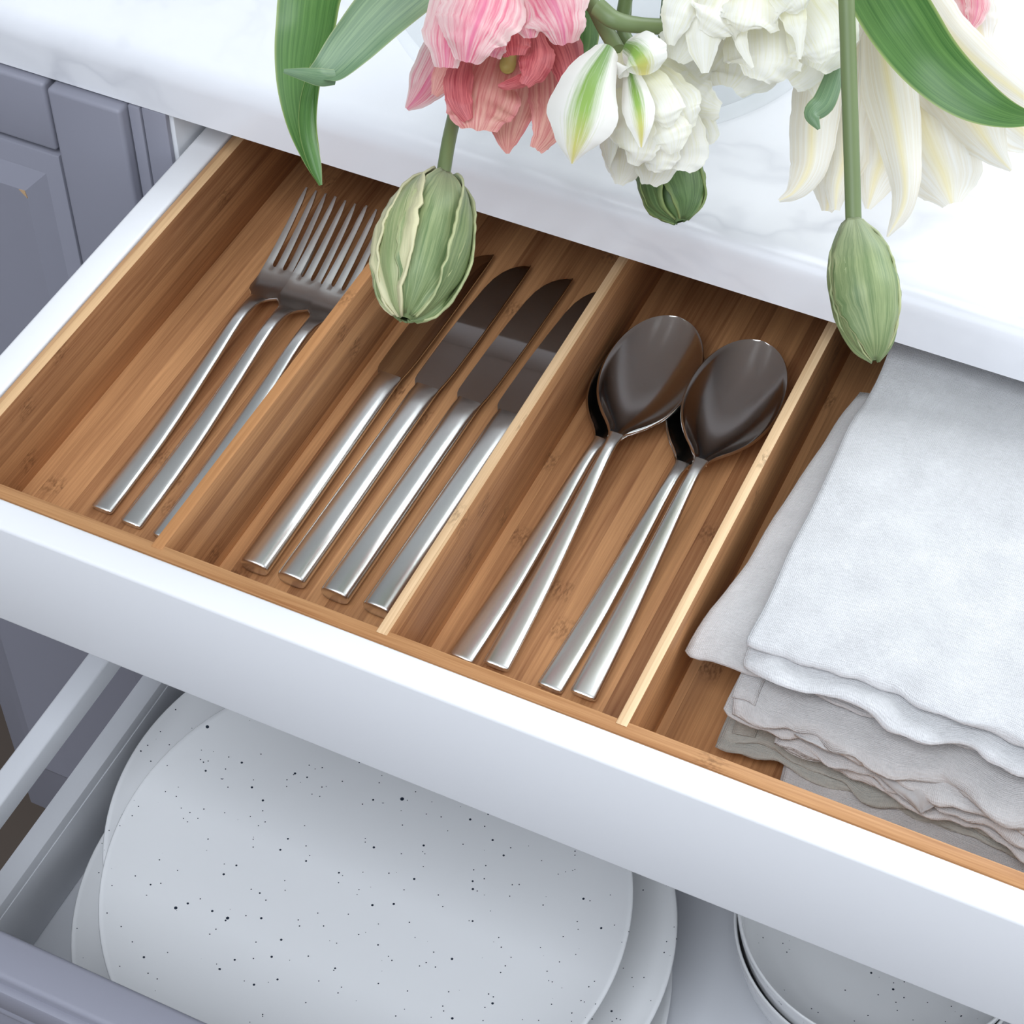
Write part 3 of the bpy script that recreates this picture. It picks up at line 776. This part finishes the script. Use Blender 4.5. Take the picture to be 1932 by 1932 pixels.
# ------------------------------------------------------------------ flowers
def sheet(name, ctrl, mat, parent, cup=0.25, ruffle=0.0, serr=0.0, freq=5.0, seed=0, NU=12, NV=30, fold=0.0, tipcut=0.0):
    """a petal or leaf: ctrl = (pixel x, pixel y, distance, half width in pixels, roll) from base to tip"""
    K = []
    for c in ctrl:
        p = at(c[0], c[1], c[2]); K.append((p.x, p.y, p.z, c[3]*c[2]/FPX, c[4] if len(c) > 4 else 0.0))
    S_ = catmull(K, NV+1)
    V, F, UV = [], [], []
    for j in range(NV+1):
        P = Vector(S_[j][:3]); T = (Vector(S_[min(j+1, NV)][:3])-Vector(S_[max(j-1, 0)][:3])).normalized()
        view = (P-CAMV).normalized()
        S = T.cross(view).normalized()
        S = Matrix.Rotation(S_[j][4], 3, T) @ S
        Nn = S.cross(T).normalized()
        if abs(S_[j][4]) < 1.4 and Nn.dot(view) > 0: Nn = -Nn
        hw = max(S_[j][3], 0.0002); v = j/NV
        for i in range(NU+1):
            u = -1+2*i/NU
            q = Vector((seed*7.3+u*0.6, v*freq, seed*1.9))
            wob = 1+serr*(1.6*noise.noise(Vector((seed*3.3+(7 if u > 0 else 0), v*freq*1.1, 0)))+0.6*noise.noise(Vector((seed*3.3+(7 if u > 0 else 0), v*freq*4.5, 5))))*abs(u)
            off = -cup*hw*u*u+ruffle*hw*noise.noise(q*1.6)*(0.25+abs(u)**2)+ruffle*0.45*hw*noise.noise(q*4.1)*abs(u)**3
            off -= fold*hw*abs(u)
            fr_ = serr*hw*1.5*noise.noise(Vector((seed*5.1+u*2.2, 3.0, 1.0)))*max(0.0, v-0.55)/0.45
            V.append(P+S*(u*hw*wob)+Nn*off+T*fr_)
            UV.append((u*0.5+0.5, v))
    n = NU+1
    for j in range(NV):
        for i in range(NU):
            a = j*n+i; F.append((a, a+1, a+n+1, a+n))
    return link(name, mesh(name, V, F, True, UV), mat, parent)
def stem(parent, ctrl, r, mat='stem'):
    return link('stem', tube_mesh('stem', [at(*c) for c in ctrl], [r]*len(ctrl) if not isinstance(r, list) else r), mat, parent)
def radial_petals(parent, base, axis, specs, mat, seed=0, ruffle=0.2):
    """specs: (angle, length, width, opening, curl) petals set round an axis"""
    axis = Vector(axis).normalized()
    E1 = axis.cross(Vector((0.2, 0.1, 1))).normalized(); E2 = axis.cross(E1)
    for q, (ang, L, Wd, op, curl) in enumerate(specs):
        out = E1*math.cos(ang)+E2*math.sin(ang); sd = axis.cross(out).normalized()
        V, F, UV = [], [], []; NU, NV = 10, 20
        for j in range(NV+1):
            v = j/NV
            th = op*math.sin(v*math.pi*0.62)+curl*v*v
            r = L*(0.10+0.40*math.sin(min(1, v*1.25)*math.pi*0.5)*op+curl*0.3*v*v)
            h = L*(v-0.12*curl*v*v)
            hw = Wd*(math.sin(math.pi*min(1, 0.12+v*0.86))**0.6)*(1 if v < 0.98 else 0.6)
            for i in range(NU+1):
                u = -1+2*i/NU
                qn = Vector((u*1.1+seed, v*4, q*3.7+seed))
                rr = r-0.30*hw*u*u+ruffle*hw*noise.noise(qn*1.7)*(0.2+u*u)
                V.append(Vector(base)+axis*(h+0.06*L*noise.noise(qn*2.3)*v)+out*rr+sd*(u*hw)); UV.append((u*.5+.5, v))
        n = NU+1
        for j in range(NV):
            for i in range(NU):
                a = j*n+i; F.append((a, a+1, a+n+1, a+n))
        link('petal', mesh('petal', V, F, True, UV), mat, parent)
def bud_body(parent, base, tip, R, petals, mat, prof, seed=0, curl=0.12, core=True):
    """closed bud: overlapping petal shells round the axis; angle 0 faces the camera"""
    base, tip = Vector(base), Vector(tip); ax = tip-base; L = ax.length; ax.normalize()
    view = ((base+tip)/2-CAMV).normalized()
    E1 = -(view-ax*view.dot(ax)).normalized(); E2 = ax.cross(E1).normalized()
    PR = catmull(prof, 60)
    rad = lambda t: R*float(np.interp(t, PR[:, 0], PR[:, 1]))
    specs = [(0.0, math.pi, 0.90, 0.0, 1.0, 0.0)]+list(petals)
    for q, (ang, half, sc, lift, ln, tw) in enumerate(specs):
        if q == 0 and not core: continue
        V, F, UV = [], [], []; NU, NV = (28, 26) if q == 0 else (20, 34)
        for j in range(NV+1):
            t = j/NV
            hf = half if q == 0 else half*(0.35+0.65*math.sin(math.pi*min(0.86, 0.10+t*0.86))**0.7)
            for i in range(NU+1):
                u = -1+2*i/NU
                a = ang+u*hf+tw*t
                nz = noise.noise(Vector((u*1.5+q*5+seed, t*4.5, seed)))
                nz2 = noise.noise(Vector((u*3+q*9+seed, t*13, seed+4)))
                r = rad(t*ln)*sc
                if q:
                    r += R*(lift*u+curl*abs(u)**5+0.06*nz+0.07*nz2*abs(u)**2)
                    a += 0.10*nz2*abs(u)*half
                else: r += R*0.02*nz
                V.append(base+ax*(L*t*ln*(1 if q == 0 else 1.0+0.02*nz))+(E1*math.cos(a)+E2*math.sin(a))*max(r, 0.0002))
                UV.append((u*.5+.5 if q else 0.5, t))
        n = NU+1
        for j in range(NV):
            for i in range(NU):
                a = j*n+i; F.append((a, a+1, a+n+1, a+n))
        o = link('petal' if q else 'bud_core', mesh('petal', V, F, True, UV), mat, parent)
        if q:
            s = o.modifiers.new('flesh', 'SOLIDIFY'); s.thickness = 0.0009; s.offset = 0

# vase: wide clear cylinder with a thick base, half full of water
VX, VY, RV, HV = -0.050, 0.367, 0.107, 0.165
vase = thing('glass_vase', 'wide clear glass vase standing on the marble worktop behind the tulips', 'vase', (VX, VY, ZT))
prof = [(0, 0.0002), (RV-0.004, 0.0002), (RV-0.0012, 0.0010), (RV, 0.0035), (RV, HV-0.002), (RV-0.0015, HV), (RV-0.003, HV-0.002),
        (RV-0.0030, 0.010), (RV-0.005, 0.0065), (RV-0.010, 0.0052), (0, 0.0050)]
o = link('vase_wall', lathe_mesh('vase_wall', prof, 128, 50), 'glass', vase); o.matrix_parent_inverse = Matrix.Identity(4)
MOUTH = Vector((VX, VY, ZT+HV))
def into_vase(dx, dy):
    """points that carry a stem over the rim and down into the water, each stem on its own side of the mouth"""
    a = math.atan2(dy, dx)
    def ringp(r, z, da=0.0): return Vector((MOUTH.x+r*math.cos(a+da), MOUTH.y+r*math.sin(a+da), MOUTH.z+z))
    return [ringp(0.122, 0.040), ringp(0.108, 0.046), ringp(0.090, 0.020), ringp(0.080, -0.05), ringp(0.074, -0.148)]
def tulip(label, cat='tulip'):
    return thing('tulip', label, cat, MOUTH, 'tulips in the glass vase')
def full_stem(parent, ctrl, r, dx, dy, mat='stem', r2=None):
    ctrl = [c for c in ctrl if c[1] > -150]
    pts = [at(*c) for c in ctrl]
    pts += into_vase(dx, dy)
    rr = [r]*len(ctrl)+[r2 or r]*5
    return link('stem', tube_mesh('stem', pts, rr, 14, 60), mat, parent)

# --- green bud hanging on the side of the forks
t1 = tulip('tulip with a closed ruffled green bud hanging over the knives')
full_stem(t1, [(833, 350, 0.768), (846, 270, 0.775), (861, 200, 0.788), (888, 60, 0.805), (925, -120, 0.805), (965, -300, 0.81)], 0.00275, -0.052, -0.999)
PB = [(0, 0.20), (0.08, 0.52), (0.22, 0.80), (0.45, 1.0), (0.65, 0.97), (0.82, 0.76), (0.94, 0.46), (1.0, 0.12)]
bud_body(t1, at(836, 330, 0.768), at(764, 602, 0.752), 0.0172,
         [(math.pi, 1.0, 0.98, 0.0, 0.98, 0), (-2.1, 0.9, 0.98, 0.03, 1.0, 0), (2.3, 0.9, 0.98, 0.04, 0.99, 0), (-0.12, 0.72, 0.97, 0.02, 0.985, 0.0),
          (-1.22, 0.72, 1.02, 0.08, 0.99, 0.16)], 'bud', PB, 3)
bud_body(t1, at(836, 330, 0.768), at(764, 602, 0.752), 0.0172, [(1.62, 0.55, 1.02, 0.02, 0.99, -0.1), (0.98, 0.62, 1.06, -0.05, 1.0, -0.30)], 'budcream', PB, 21, 0.10, False)
# --- green bud on the straight stem beside the napkins
t2 = tulip('tulip with a smooth closed green bud on a straight stem above the napkins')
full_stem(t2, [(1611, 440, 0.742), (1607, 300, 0.740), (1602, 150, 0.737), (1597, 0, 0.733), (1592, -70, 0.732), (1584, -145, 0.735), (1560, -180, 0.76), (1440, -330, 0.785), (1250, -400, 0.81)], 0.0030, 0.934, -0.358)
PB2 = [(0, 0.25), (0.08, 0.50), (0.25, 0.86), (0.45, 1.0), (0.62, 0.97), (0.80, 0.76), (0.92, 0.48), (1.0, 0.10)]
bud_body(t2, at(1609, 416, 0.742), at(1651, 680, 0.735), 0.0121,
         [(math.pi, 1.1, 0.98, 0.0, 0.98, 0), (-2.2, 0.9, 0.98, 0.02, 1.0, 0), (2.0, 0.9, 1.0, 0.04, 1.0, 0), (1.3, 0.9, 0.99, 0.02, 1.0, 0), (-0.35, 1.25, 1.02, 0.03, 1.0, 0.0)], 'bud', PB2, 8, 0.05)
# --- dark bud peeping out from under the cream tulip
t3 = tulip('tulip with a dark green bud peeping out below the cream double tulip')
full_stem(t3, [(1245, 225, 0.80), (1225, 120, 0.80), (1180, 0, 0.80), (1120, -150, 0.805), (1075, -320, 0.825)], 0.0028, 0.643, -0.766, 'stemd')
bud_body(t3, at(1240, 215, 0.80), at(1284, 418, 0.795), 0.0125,
         [(math.pi, 1.1, 0.98, 0.0, 0.98, 0), (-2.0, 0.9, 0.98, 0.02, 1.0, 0), (2.0, 0.9, 0.98, 0.02, 1.0, 0), (-0.6, 0.95, 1.0, 0.04, 0.99, 0), (0.95, 0.75, 1.05, -0.05, 0.99, 0)], 'dbud', [(0, 0.3), (0.25, 0.85), (0.5, 1.0), (0.75, 0.95), (0.9, 0.70), (1.0, 0.15)], 15, 0.06)

# --- pink parrot tulip
t4 = tulip('tulip with a wide open ruffled pink flower')
hb = at(960, -40, 0.765)
full_stem(t4, [(962, -30, 0.765), (975, -140, 0.77), (1005, -260, 0.79), (1035, -340, 0.81)], 0.0028, 0.191, -0.982)
PK = dict(ruffle=0.22, serr=0.10)
# far petals (inside of the cup, seen from above)
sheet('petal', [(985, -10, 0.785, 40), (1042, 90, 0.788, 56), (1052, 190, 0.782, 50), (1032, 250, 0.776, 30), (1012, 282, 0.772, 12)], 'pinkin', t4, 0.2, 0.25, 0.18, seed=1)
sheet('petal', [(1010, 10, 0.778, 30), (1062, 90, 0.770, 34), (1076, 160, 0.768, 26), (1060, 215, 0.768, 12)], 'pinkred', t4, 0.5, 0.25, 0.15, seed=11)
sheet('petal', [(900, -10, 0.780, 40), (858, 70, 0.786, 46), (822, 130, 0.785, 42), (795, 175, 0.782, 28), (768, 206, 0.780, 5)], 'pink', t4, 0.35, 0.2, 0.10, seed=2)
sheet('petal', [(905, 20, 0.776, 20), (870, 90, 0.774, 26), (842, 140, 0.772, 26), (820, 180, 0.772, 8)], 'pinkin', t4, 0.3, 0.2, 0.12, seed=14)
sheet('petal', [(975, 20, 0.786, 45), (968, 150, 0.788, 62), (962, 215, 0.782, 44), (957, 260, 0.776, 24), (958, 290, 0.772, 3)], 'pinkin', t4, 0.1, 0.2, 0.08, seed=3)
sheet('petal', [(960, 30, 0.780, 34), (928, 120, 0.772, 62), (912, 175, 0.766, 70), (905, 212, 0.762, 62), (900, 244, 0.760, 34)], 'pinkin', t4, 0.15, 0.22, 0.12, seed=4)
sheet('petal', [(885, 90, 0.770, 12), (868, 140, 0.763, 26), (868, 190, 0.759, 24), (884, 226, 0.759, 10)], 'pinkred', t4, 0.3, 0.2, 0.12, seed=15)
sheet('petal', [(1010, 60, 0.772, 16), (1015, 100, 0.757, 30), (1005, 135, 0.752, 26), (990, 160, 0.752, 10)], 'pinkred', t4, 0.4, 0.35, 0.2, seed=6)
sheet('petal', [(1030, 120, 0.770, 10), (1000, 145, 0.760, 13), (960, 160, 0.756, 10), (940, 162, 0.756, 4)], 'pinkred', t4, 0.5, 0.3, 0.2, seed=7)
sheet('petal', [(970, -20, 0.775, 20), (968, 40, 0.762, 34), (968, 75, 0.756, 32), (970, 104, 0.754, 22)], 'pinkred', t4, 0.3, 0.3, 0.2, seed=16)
# near petals (outside of the cup)
sheet('petal', [(930, -60, 0.755, 40), (868, 10, 0.746, 56), (846, 75, 0.744, 46), (842, 128, 0.746, 22)], 'pink', t4, 0.45, 0.18, 0.12, seed=8)
sheet('petal', [(935, -80, 0.752, 50), (915, 0, 0.737, 78), (892, 65, 0.733, 64), (880, 118, 0.737, 24)], 'pink', t4, 0.40, 0.22, 0.14, seed=9)
sheet('petal', [(985, -80, 0.752, 50), (1038, -5, 0.742, 66), (1060, 45, 0.741, 50), (1066, 84, 0.745, 26)], 'pink', t4, 0.45, 0.18, 0.12, seed=10)
sheet('petal', [(975, -60, 0.754, 30), (1002, 10, 0.748, 40), (1000, 45, 0.747, 32), (1002, 72, 0.750, 12)], 'pink', t4, 0.3, 0.25, 0.18, seed=12)
sheet('petal', [(955, 20, 0.762, 18), (945, 60, 0.756, 30), (935, 90, 0.754, 26), (930, 108, 0.755, 12)], 'pink', t4, 0.3, 0.25, 0.2, seed=17)
link('pistil', tube_mesh('pistil', [at(968, 40, 0.782), at(962, 100, 0.776), at(958, 122, 0.772), at(957, 130, 0.770), at(957, 133, 0.7695)], [0.0030, 0.0026, 0.0032, 0.0022, 0.0003], 14, 24), 'pistil', t4)

# --- cream double tulip with the green-flamed outer petal
t5 = tulip('tulip with a cream double flower and one green-streaked outer petal')
full_stem(t5, [(1165, 95, 0.755), (1125, 20, 0.765), (1085, -90, 0.775), (1060, -220, 0.79), (1055, -330, 0.81)], 0.0030, 0.438, -0.899)
WH = dict(ruffle=0.32, serr=0.12)
for q, c in enumerate([
    [(1195, 110, 0.765, 30), (1270, 170, 0.768, 50), (1320, 200, 0.766, 44), (1358, 210, 0.764, 16)],
    [(1195, 110, 0.765, 30), (1285, 220, 0.768, 48), (1320, 250, 0.766, 40), (1335, 275, 0.764, 12)],
    [(1190, 110, 0.768, 30), (1225, 230, 0.770, 52), (1235, 300, 0.766, 46), (1225, 348, 0.762, 14)],
    [(1185, 110, 0.768, 30), (1185, 230, 0.770, 46), (1180, 300, 0.766, 40), (1168, 348, 0.762, 8)],
    [(1195, 120, 0.760, 30), (1270, 230, 0.756, 50), (1290, 290, 0.752, 44), (1285, 322, 0.752, 16)],
    [(1190, 120, 0.758, 30), (1235, 240, 0.750, 46), (1240, 300, 0.746, 40), (1236, 325, 0.748, 14)],
    [(1200, 120, 0.755, 30), (1262, 180, 0.746, 44), (1285, 215, 0.742, 42), (1298, 245, 0.744, 14)],
    [(1195, 130, 0.752, 28), (1240, 215, 0.742, 46), (1262, 260, 0.738, 44), (1268, 290, 0.741, 14)],
    [(1190, 130, 0.752, 28), (1205, 220, 0.742, 44), (1205, 280, 0.738, 40), (1196, 312, 0.742, 12)],
    [(1200, 130, 0.748, 26), (1240, 180, 0.736, 40), (1255, 215, 0.733, 36), (1262, 240, 0.736, 12)],
]):
    sheet('petal', c, 'whitep', t5, 0.35, 0.32, 0.14, seed=20+q)
sheet('petal', [(1178, 85, 0.742, 30), (1196, 95, 0.733, 50), (1212, 118, 0.731, 52), (1215, 142, 0.736, 34)], 'flame', t5, 0.5, 0.12, 0.05, seed=31)
sheet('petal', [(1188, 130, 0.745, 14), (1200, 180, 0.732, 30), (1208, 230, 0.728, 26), (1210, 278, 0.731, 4)], 'flame', t5, 0.4, 0.1, 0.05, seed=32)
sheet('petal', [(1150, 85, 0.735, 24), (1118, 150, 0.722, 60), (1098, 220, 0.718, 66), (1085, 275, 0.720, 38), (1079, 309, 0.724, 3)], 'flame', t5, 0.55, 0.10, 0.05, seed=33)
radial_petals(t5, at(1175, 95, 0.765), (at(1225, 300, 0.765)-at(1175, 95, 0.765)), [(a, 0.042, 0.014, 0.7, 0.05) for a in (0.2, 1.2, 2.3, 3.3, 4.3, 5.4)], 'whitep', 9)

# --- cream double tulip at the top
t6 = tulip('tulip with a full cream double flower touching the straight green stem')
full_stem(t6, [(1420, -120, 0.765), (1380, -220, 0.775), (1260, -330, 0.795), (1150, -390, 0.81)], 0.0030, 0.809, -0.588)
for q, c in enumerate([
    [(1400, -100, 0.770, 60), (1340, 40, 0.775, 70), (1310, 110, 0.772, 62), (1290, 150, 0.768, 26)],
    [(1410, -100, 0.772, 60), (1400, 60, 0.778, 80), (1390, 130, 0.774, 70), (1375, 165, 0.770, 30)],
    [(1430, -100, 0.772, 60), (1490, 50, 0.778, 80), (1500, 110, 0.774, 72), (1480, 148, 0.770, 34)],
    [(1450, -100, 0.770, 60), (1540, 20, 0.772, 66), (1560, 80, 0.768, 52), (1540, 130, 0.766, 20)],
    [(1500, 60, 0.782, 40), (1530, 120, 0.784, 46), (1545, 150, 0.782, 34), (1542, 188, 0.778, 5)],
    [(1420, -90, 0.760, 50), (1440, 60, 0.756, 70), (1440, 120, 0.752, 60), (1430, 150, 0.752, 24)],
    [(1430, -90, 0.758, 50), (1520, 40, 0.752, 64), (1545, 90, 0.748, 52), (1550, 118, 0.750, 20)],
    [(1390, -90, 0.758, 46), (1320, 20, 0.752, 58), (1290, 80, 0.748, 48), (1275, 115, 0.750, 18)],
    [(1400, -80, 0.752, 40), (1350, 20, 0.742, 46), (1328, 60, 0.738, 40), (1330, 138, 0.740, 7)],
    [(1400, -80, 0.748, 40), (1370, 0, 0.738, 60), (1348, 36, 0.734, 50), (1330, 62, 0.737, 20)],
    [(1420, -80, 0.746, 40), (1410, 0, 0.736, 62), (1400, 40, 0.732, 58), (1395, 58, 0.735, 28)],
    [(1395, 30, 0.745, 18), (1395, 60, 0.742, 16), (1402, 90, 0.740, 10), (1420, 128, 0.740, 4)],
    [(1490, -10, 0.742, 26), (1500, 40, 0.738, 22), (1508, 70, 0.737, 12), (1508, 112, 0.738, 4)],
    [(1440, -90, 0.745, 40), (1480, -20, 0.736, 56), (1500, 5, 0.733, 50), (1510, 22, 0.736, 20)],
    [(1400, -90, 0.745, 30), (1300, -10, 0.738, 34), (1275, 40, 0.736, 28), (1265, 85, 0.738, 8)],
]):
    sheet('petal', c, 'whitep', t6, 0.40, 0.30, 0.14, seed=50+q)
radial_petals(t6, at(1420, -125, 0.775), (at(1430, 100, 0.77)-at(1420, -125, 0.775)), [(a, 0.044, 0.017, 0.85, 0.05) for a in (0.1, 1.0, 2.1, 3.2, 4.2, 5.3)], 'whitep', 13)

# --- wide open ivory tulip hanging behind the straight stem
t7 = tulip('tulip with long ivory drooping petals behind the straight green stem')
full_stem(t7, [(1640, -60, 0.80), (1600, -200, 0.80), (1420, -340, 0.81), (1230, -400, 0.82)], 0.0030, 0.996, -0.087)
for q, c in enumerate([
    [(1640, -40, 0.815, 50), (1596, 120, 0.826, 74), (1580, 250, 0.822, 66), (1572, 330, 0.814, 46), (1560, 398, 0.806, 10)],
    [(1640, -40, 0.815, 50), (1650, 150, 0.830, 84), (1668, 270, 0.826, 70), (1650, 340, 0.82, 36), (1637, 394, 0.812, 5)],
    [(1655, -40, 0.812, 60), (1705, 130, 0.826, 104), (1745, 250, 0.822, 104), (1780, 330, 0.815, 70), (1796, 384, 0.81, 20)],
    [(1660, -40, 0.808, 50), (1765, 110, 0.816, 80), (1832, 220, 0.814, 64), (1875, 285, 0.808, 28), (1908, 322, 0.805, 3)],
    [(1670, -50, 0.808, 50), (1780, 85, 0.815, 62), (1860, 180, 0.812, 64), (1925, 240, 0.806, 50), (1975, 290, 0.803, 8)],
    [(1640, -20, 0.800, 30), (1562, 110, 0.800, 46), (1535, 220, 0.795, 46), (1528, 310, 0.788, 36), (1500, 360, 0.784, 16), (1470, 379, 0.782, 3)],
    [(1650, -20, 0.800, 30), (1672, 130, 0.801, 52), (1696, 260, 0.796, 40), (1708, 350, 0.789, 27), (1700, 400, 0.786, 18), (1674, 447, 0.783, 2)],
    [(1620, 40, 0.806, 20), (1600, 200, 0.808, 34), (1592, 300, 0.803, 34), (1580, 350, 0.80, 24), (1576, 396, 0.798, 8)],
    [(1690, -90, 0.795, 40), (1752, 15, 0.797, 46), (1825, 100, 0.797, 40), (1920, 175, 0.796, 30), (1990, 225, 0.795, 4)],
]):
    sheet('petal', c, 'lily', t7, 0.30 if q < 5 else 0.55, 0.14, 0.10, seed=80+q, NV=36)

# --- peach flower at the edge
t8 = tulip('tulip with a faded peach flower behind the ivory one')
full_stem(t8, [(1800, -140, 0.83), (1700, -300, 0.83), (1450, -420, 0.84), (1250, -440, 0.84)], 0.0028, 0.970, 0.242)
for q, c in enumerate([
    [(1800, -130, 0.835, 36), (1830, -20, 0.84, 44), (1845, 50, 0.838, 34), (1862, 100, 0.835, 8)],
    [(1800, -130, 0.832, 30), (1822, -30, 0.832, 30), (1828, 10, 0.832, 26), (1824, 40, 0.832, 8)],
    [(1805, -130, 0.83, 30), (1840, -20, 0.828, 26), (1842, 25, 0.828, 20), (1830, 56, 0.83, 8)],
]):
    sheet('petal', c, 'pink' if q else 'lily', t8, 0.3, 0.25, 0.15, seed=100+q)

# --- leaves (each belongs to the stem it grows on)
sheet('leaf', [(921, -575, 0.741, 5, 0.0), (835, -480, 0.738, 24, 0.0), (700, -290, 0.748, 44, 0.0), (600, -60, 0.762, 58, 0.0), (577, 60, 0.755, 56, 0.1), (566, 150, 0.750, 44, 0.15), (570, 230, 0.745, 30, 0.1), (588, 300, 0.741, 17, 0.0), (604, 350, 0.738, 2, 0.0)], 'leaf', t1, -0.35, 0.04, 0.0, seed=120, NV=60, NU=14)
sheet('leaf', [(600, 120, 0.750, 14, 0.0), (582, 190, 0.744, 16, 0.0), (581, 250, 0.740, 16, 0.0), (594, 310, 0.738, 12, 0.0), (606, 349, 0.737, 2, 0.0)], 'leaf', t1, 0.5, 0.02, 0.0, seed=121, NV=40)
sheet('leaf', [(975, -140, 0.770, 12, 0.0), (890, -120, 0.770, 46, 0.0), (800, -50, 0.765, 58, 0.0), (722, 20, 0.750, 54, 0.0), (662, 85, 0.738, 44, 0.0), (625, 128, 0.730, 34, 0.2), (600, 146, 0.726, 24, 0.7)], 'leaf2', t4, -0.25, 0.03, 0.0, seed=122, NV=50, NU=14)
sheet('leaf', [(634, 146, 0.7285, 14, 0.0), (606, 146, 0.724, 17, 0.0), (572, 140, 0.722, 12, 0.0), (535, 134, 0.721, 4, 0.0)], 'leaf2', t4, 0.3, 0.02, 0.0, seed=123, NV=30)
sheet('leaf', [(1585, -142, 0.737, 10, 0.0), (1602, -110, 0.745, 40, 0.0), (1645, -50, 0.757, 62, 0.0), (1700, 40, 0.752, 66, 0.0), (1760, 120, 0.745, 58, 0.05), (1830, 180, 0.742, 46, 0.1), (1900, 215, 0.742, 26, 0.1), (1975, 228, 0.745, 3, 0.0)], 'leaf', t2, -0.2, 0.03, 0.0, seed=124, NV=60, NU=14)
sheet('leaf', [(1440, -110, 0.775, 6, 0.0), (1560, 0, 0.785, 10, 0.0), (1596, 70, 0.778, 12, 0.0), (1578, 130, 0.772, 17, 0.0), (1556, 190, 0.768, 22, 0.0), (1533, 215, 0.765, 16, 0.0), (1545, 244, 0.764, 3, 0.0)], 'leaf2', t6, 0.4, 0.05, 0.0, seed=125, NV=40)
sheet('leaf', [(1085, -95, 0.777, 10, 0.0), (1090, -20, 0.785, 34, 0.0), (1098, 70, 0.78, 32, 0.0), (1085, 140, 0.775, 14, 0.0)], 'leaf', t5, 0.2, 0.03, 0.0, seed=126, NV=30)
link('stem_bend', tube_mesh('stem_bend', [at(1128, 14, 0.748), at(1160, 38, 0.746), at(1210, 48, 0.750), at(1290, 52, 0.758)], [0.0036, 0.0034, 0.0030, 0.0030], 14, 30), 'stem', t6)
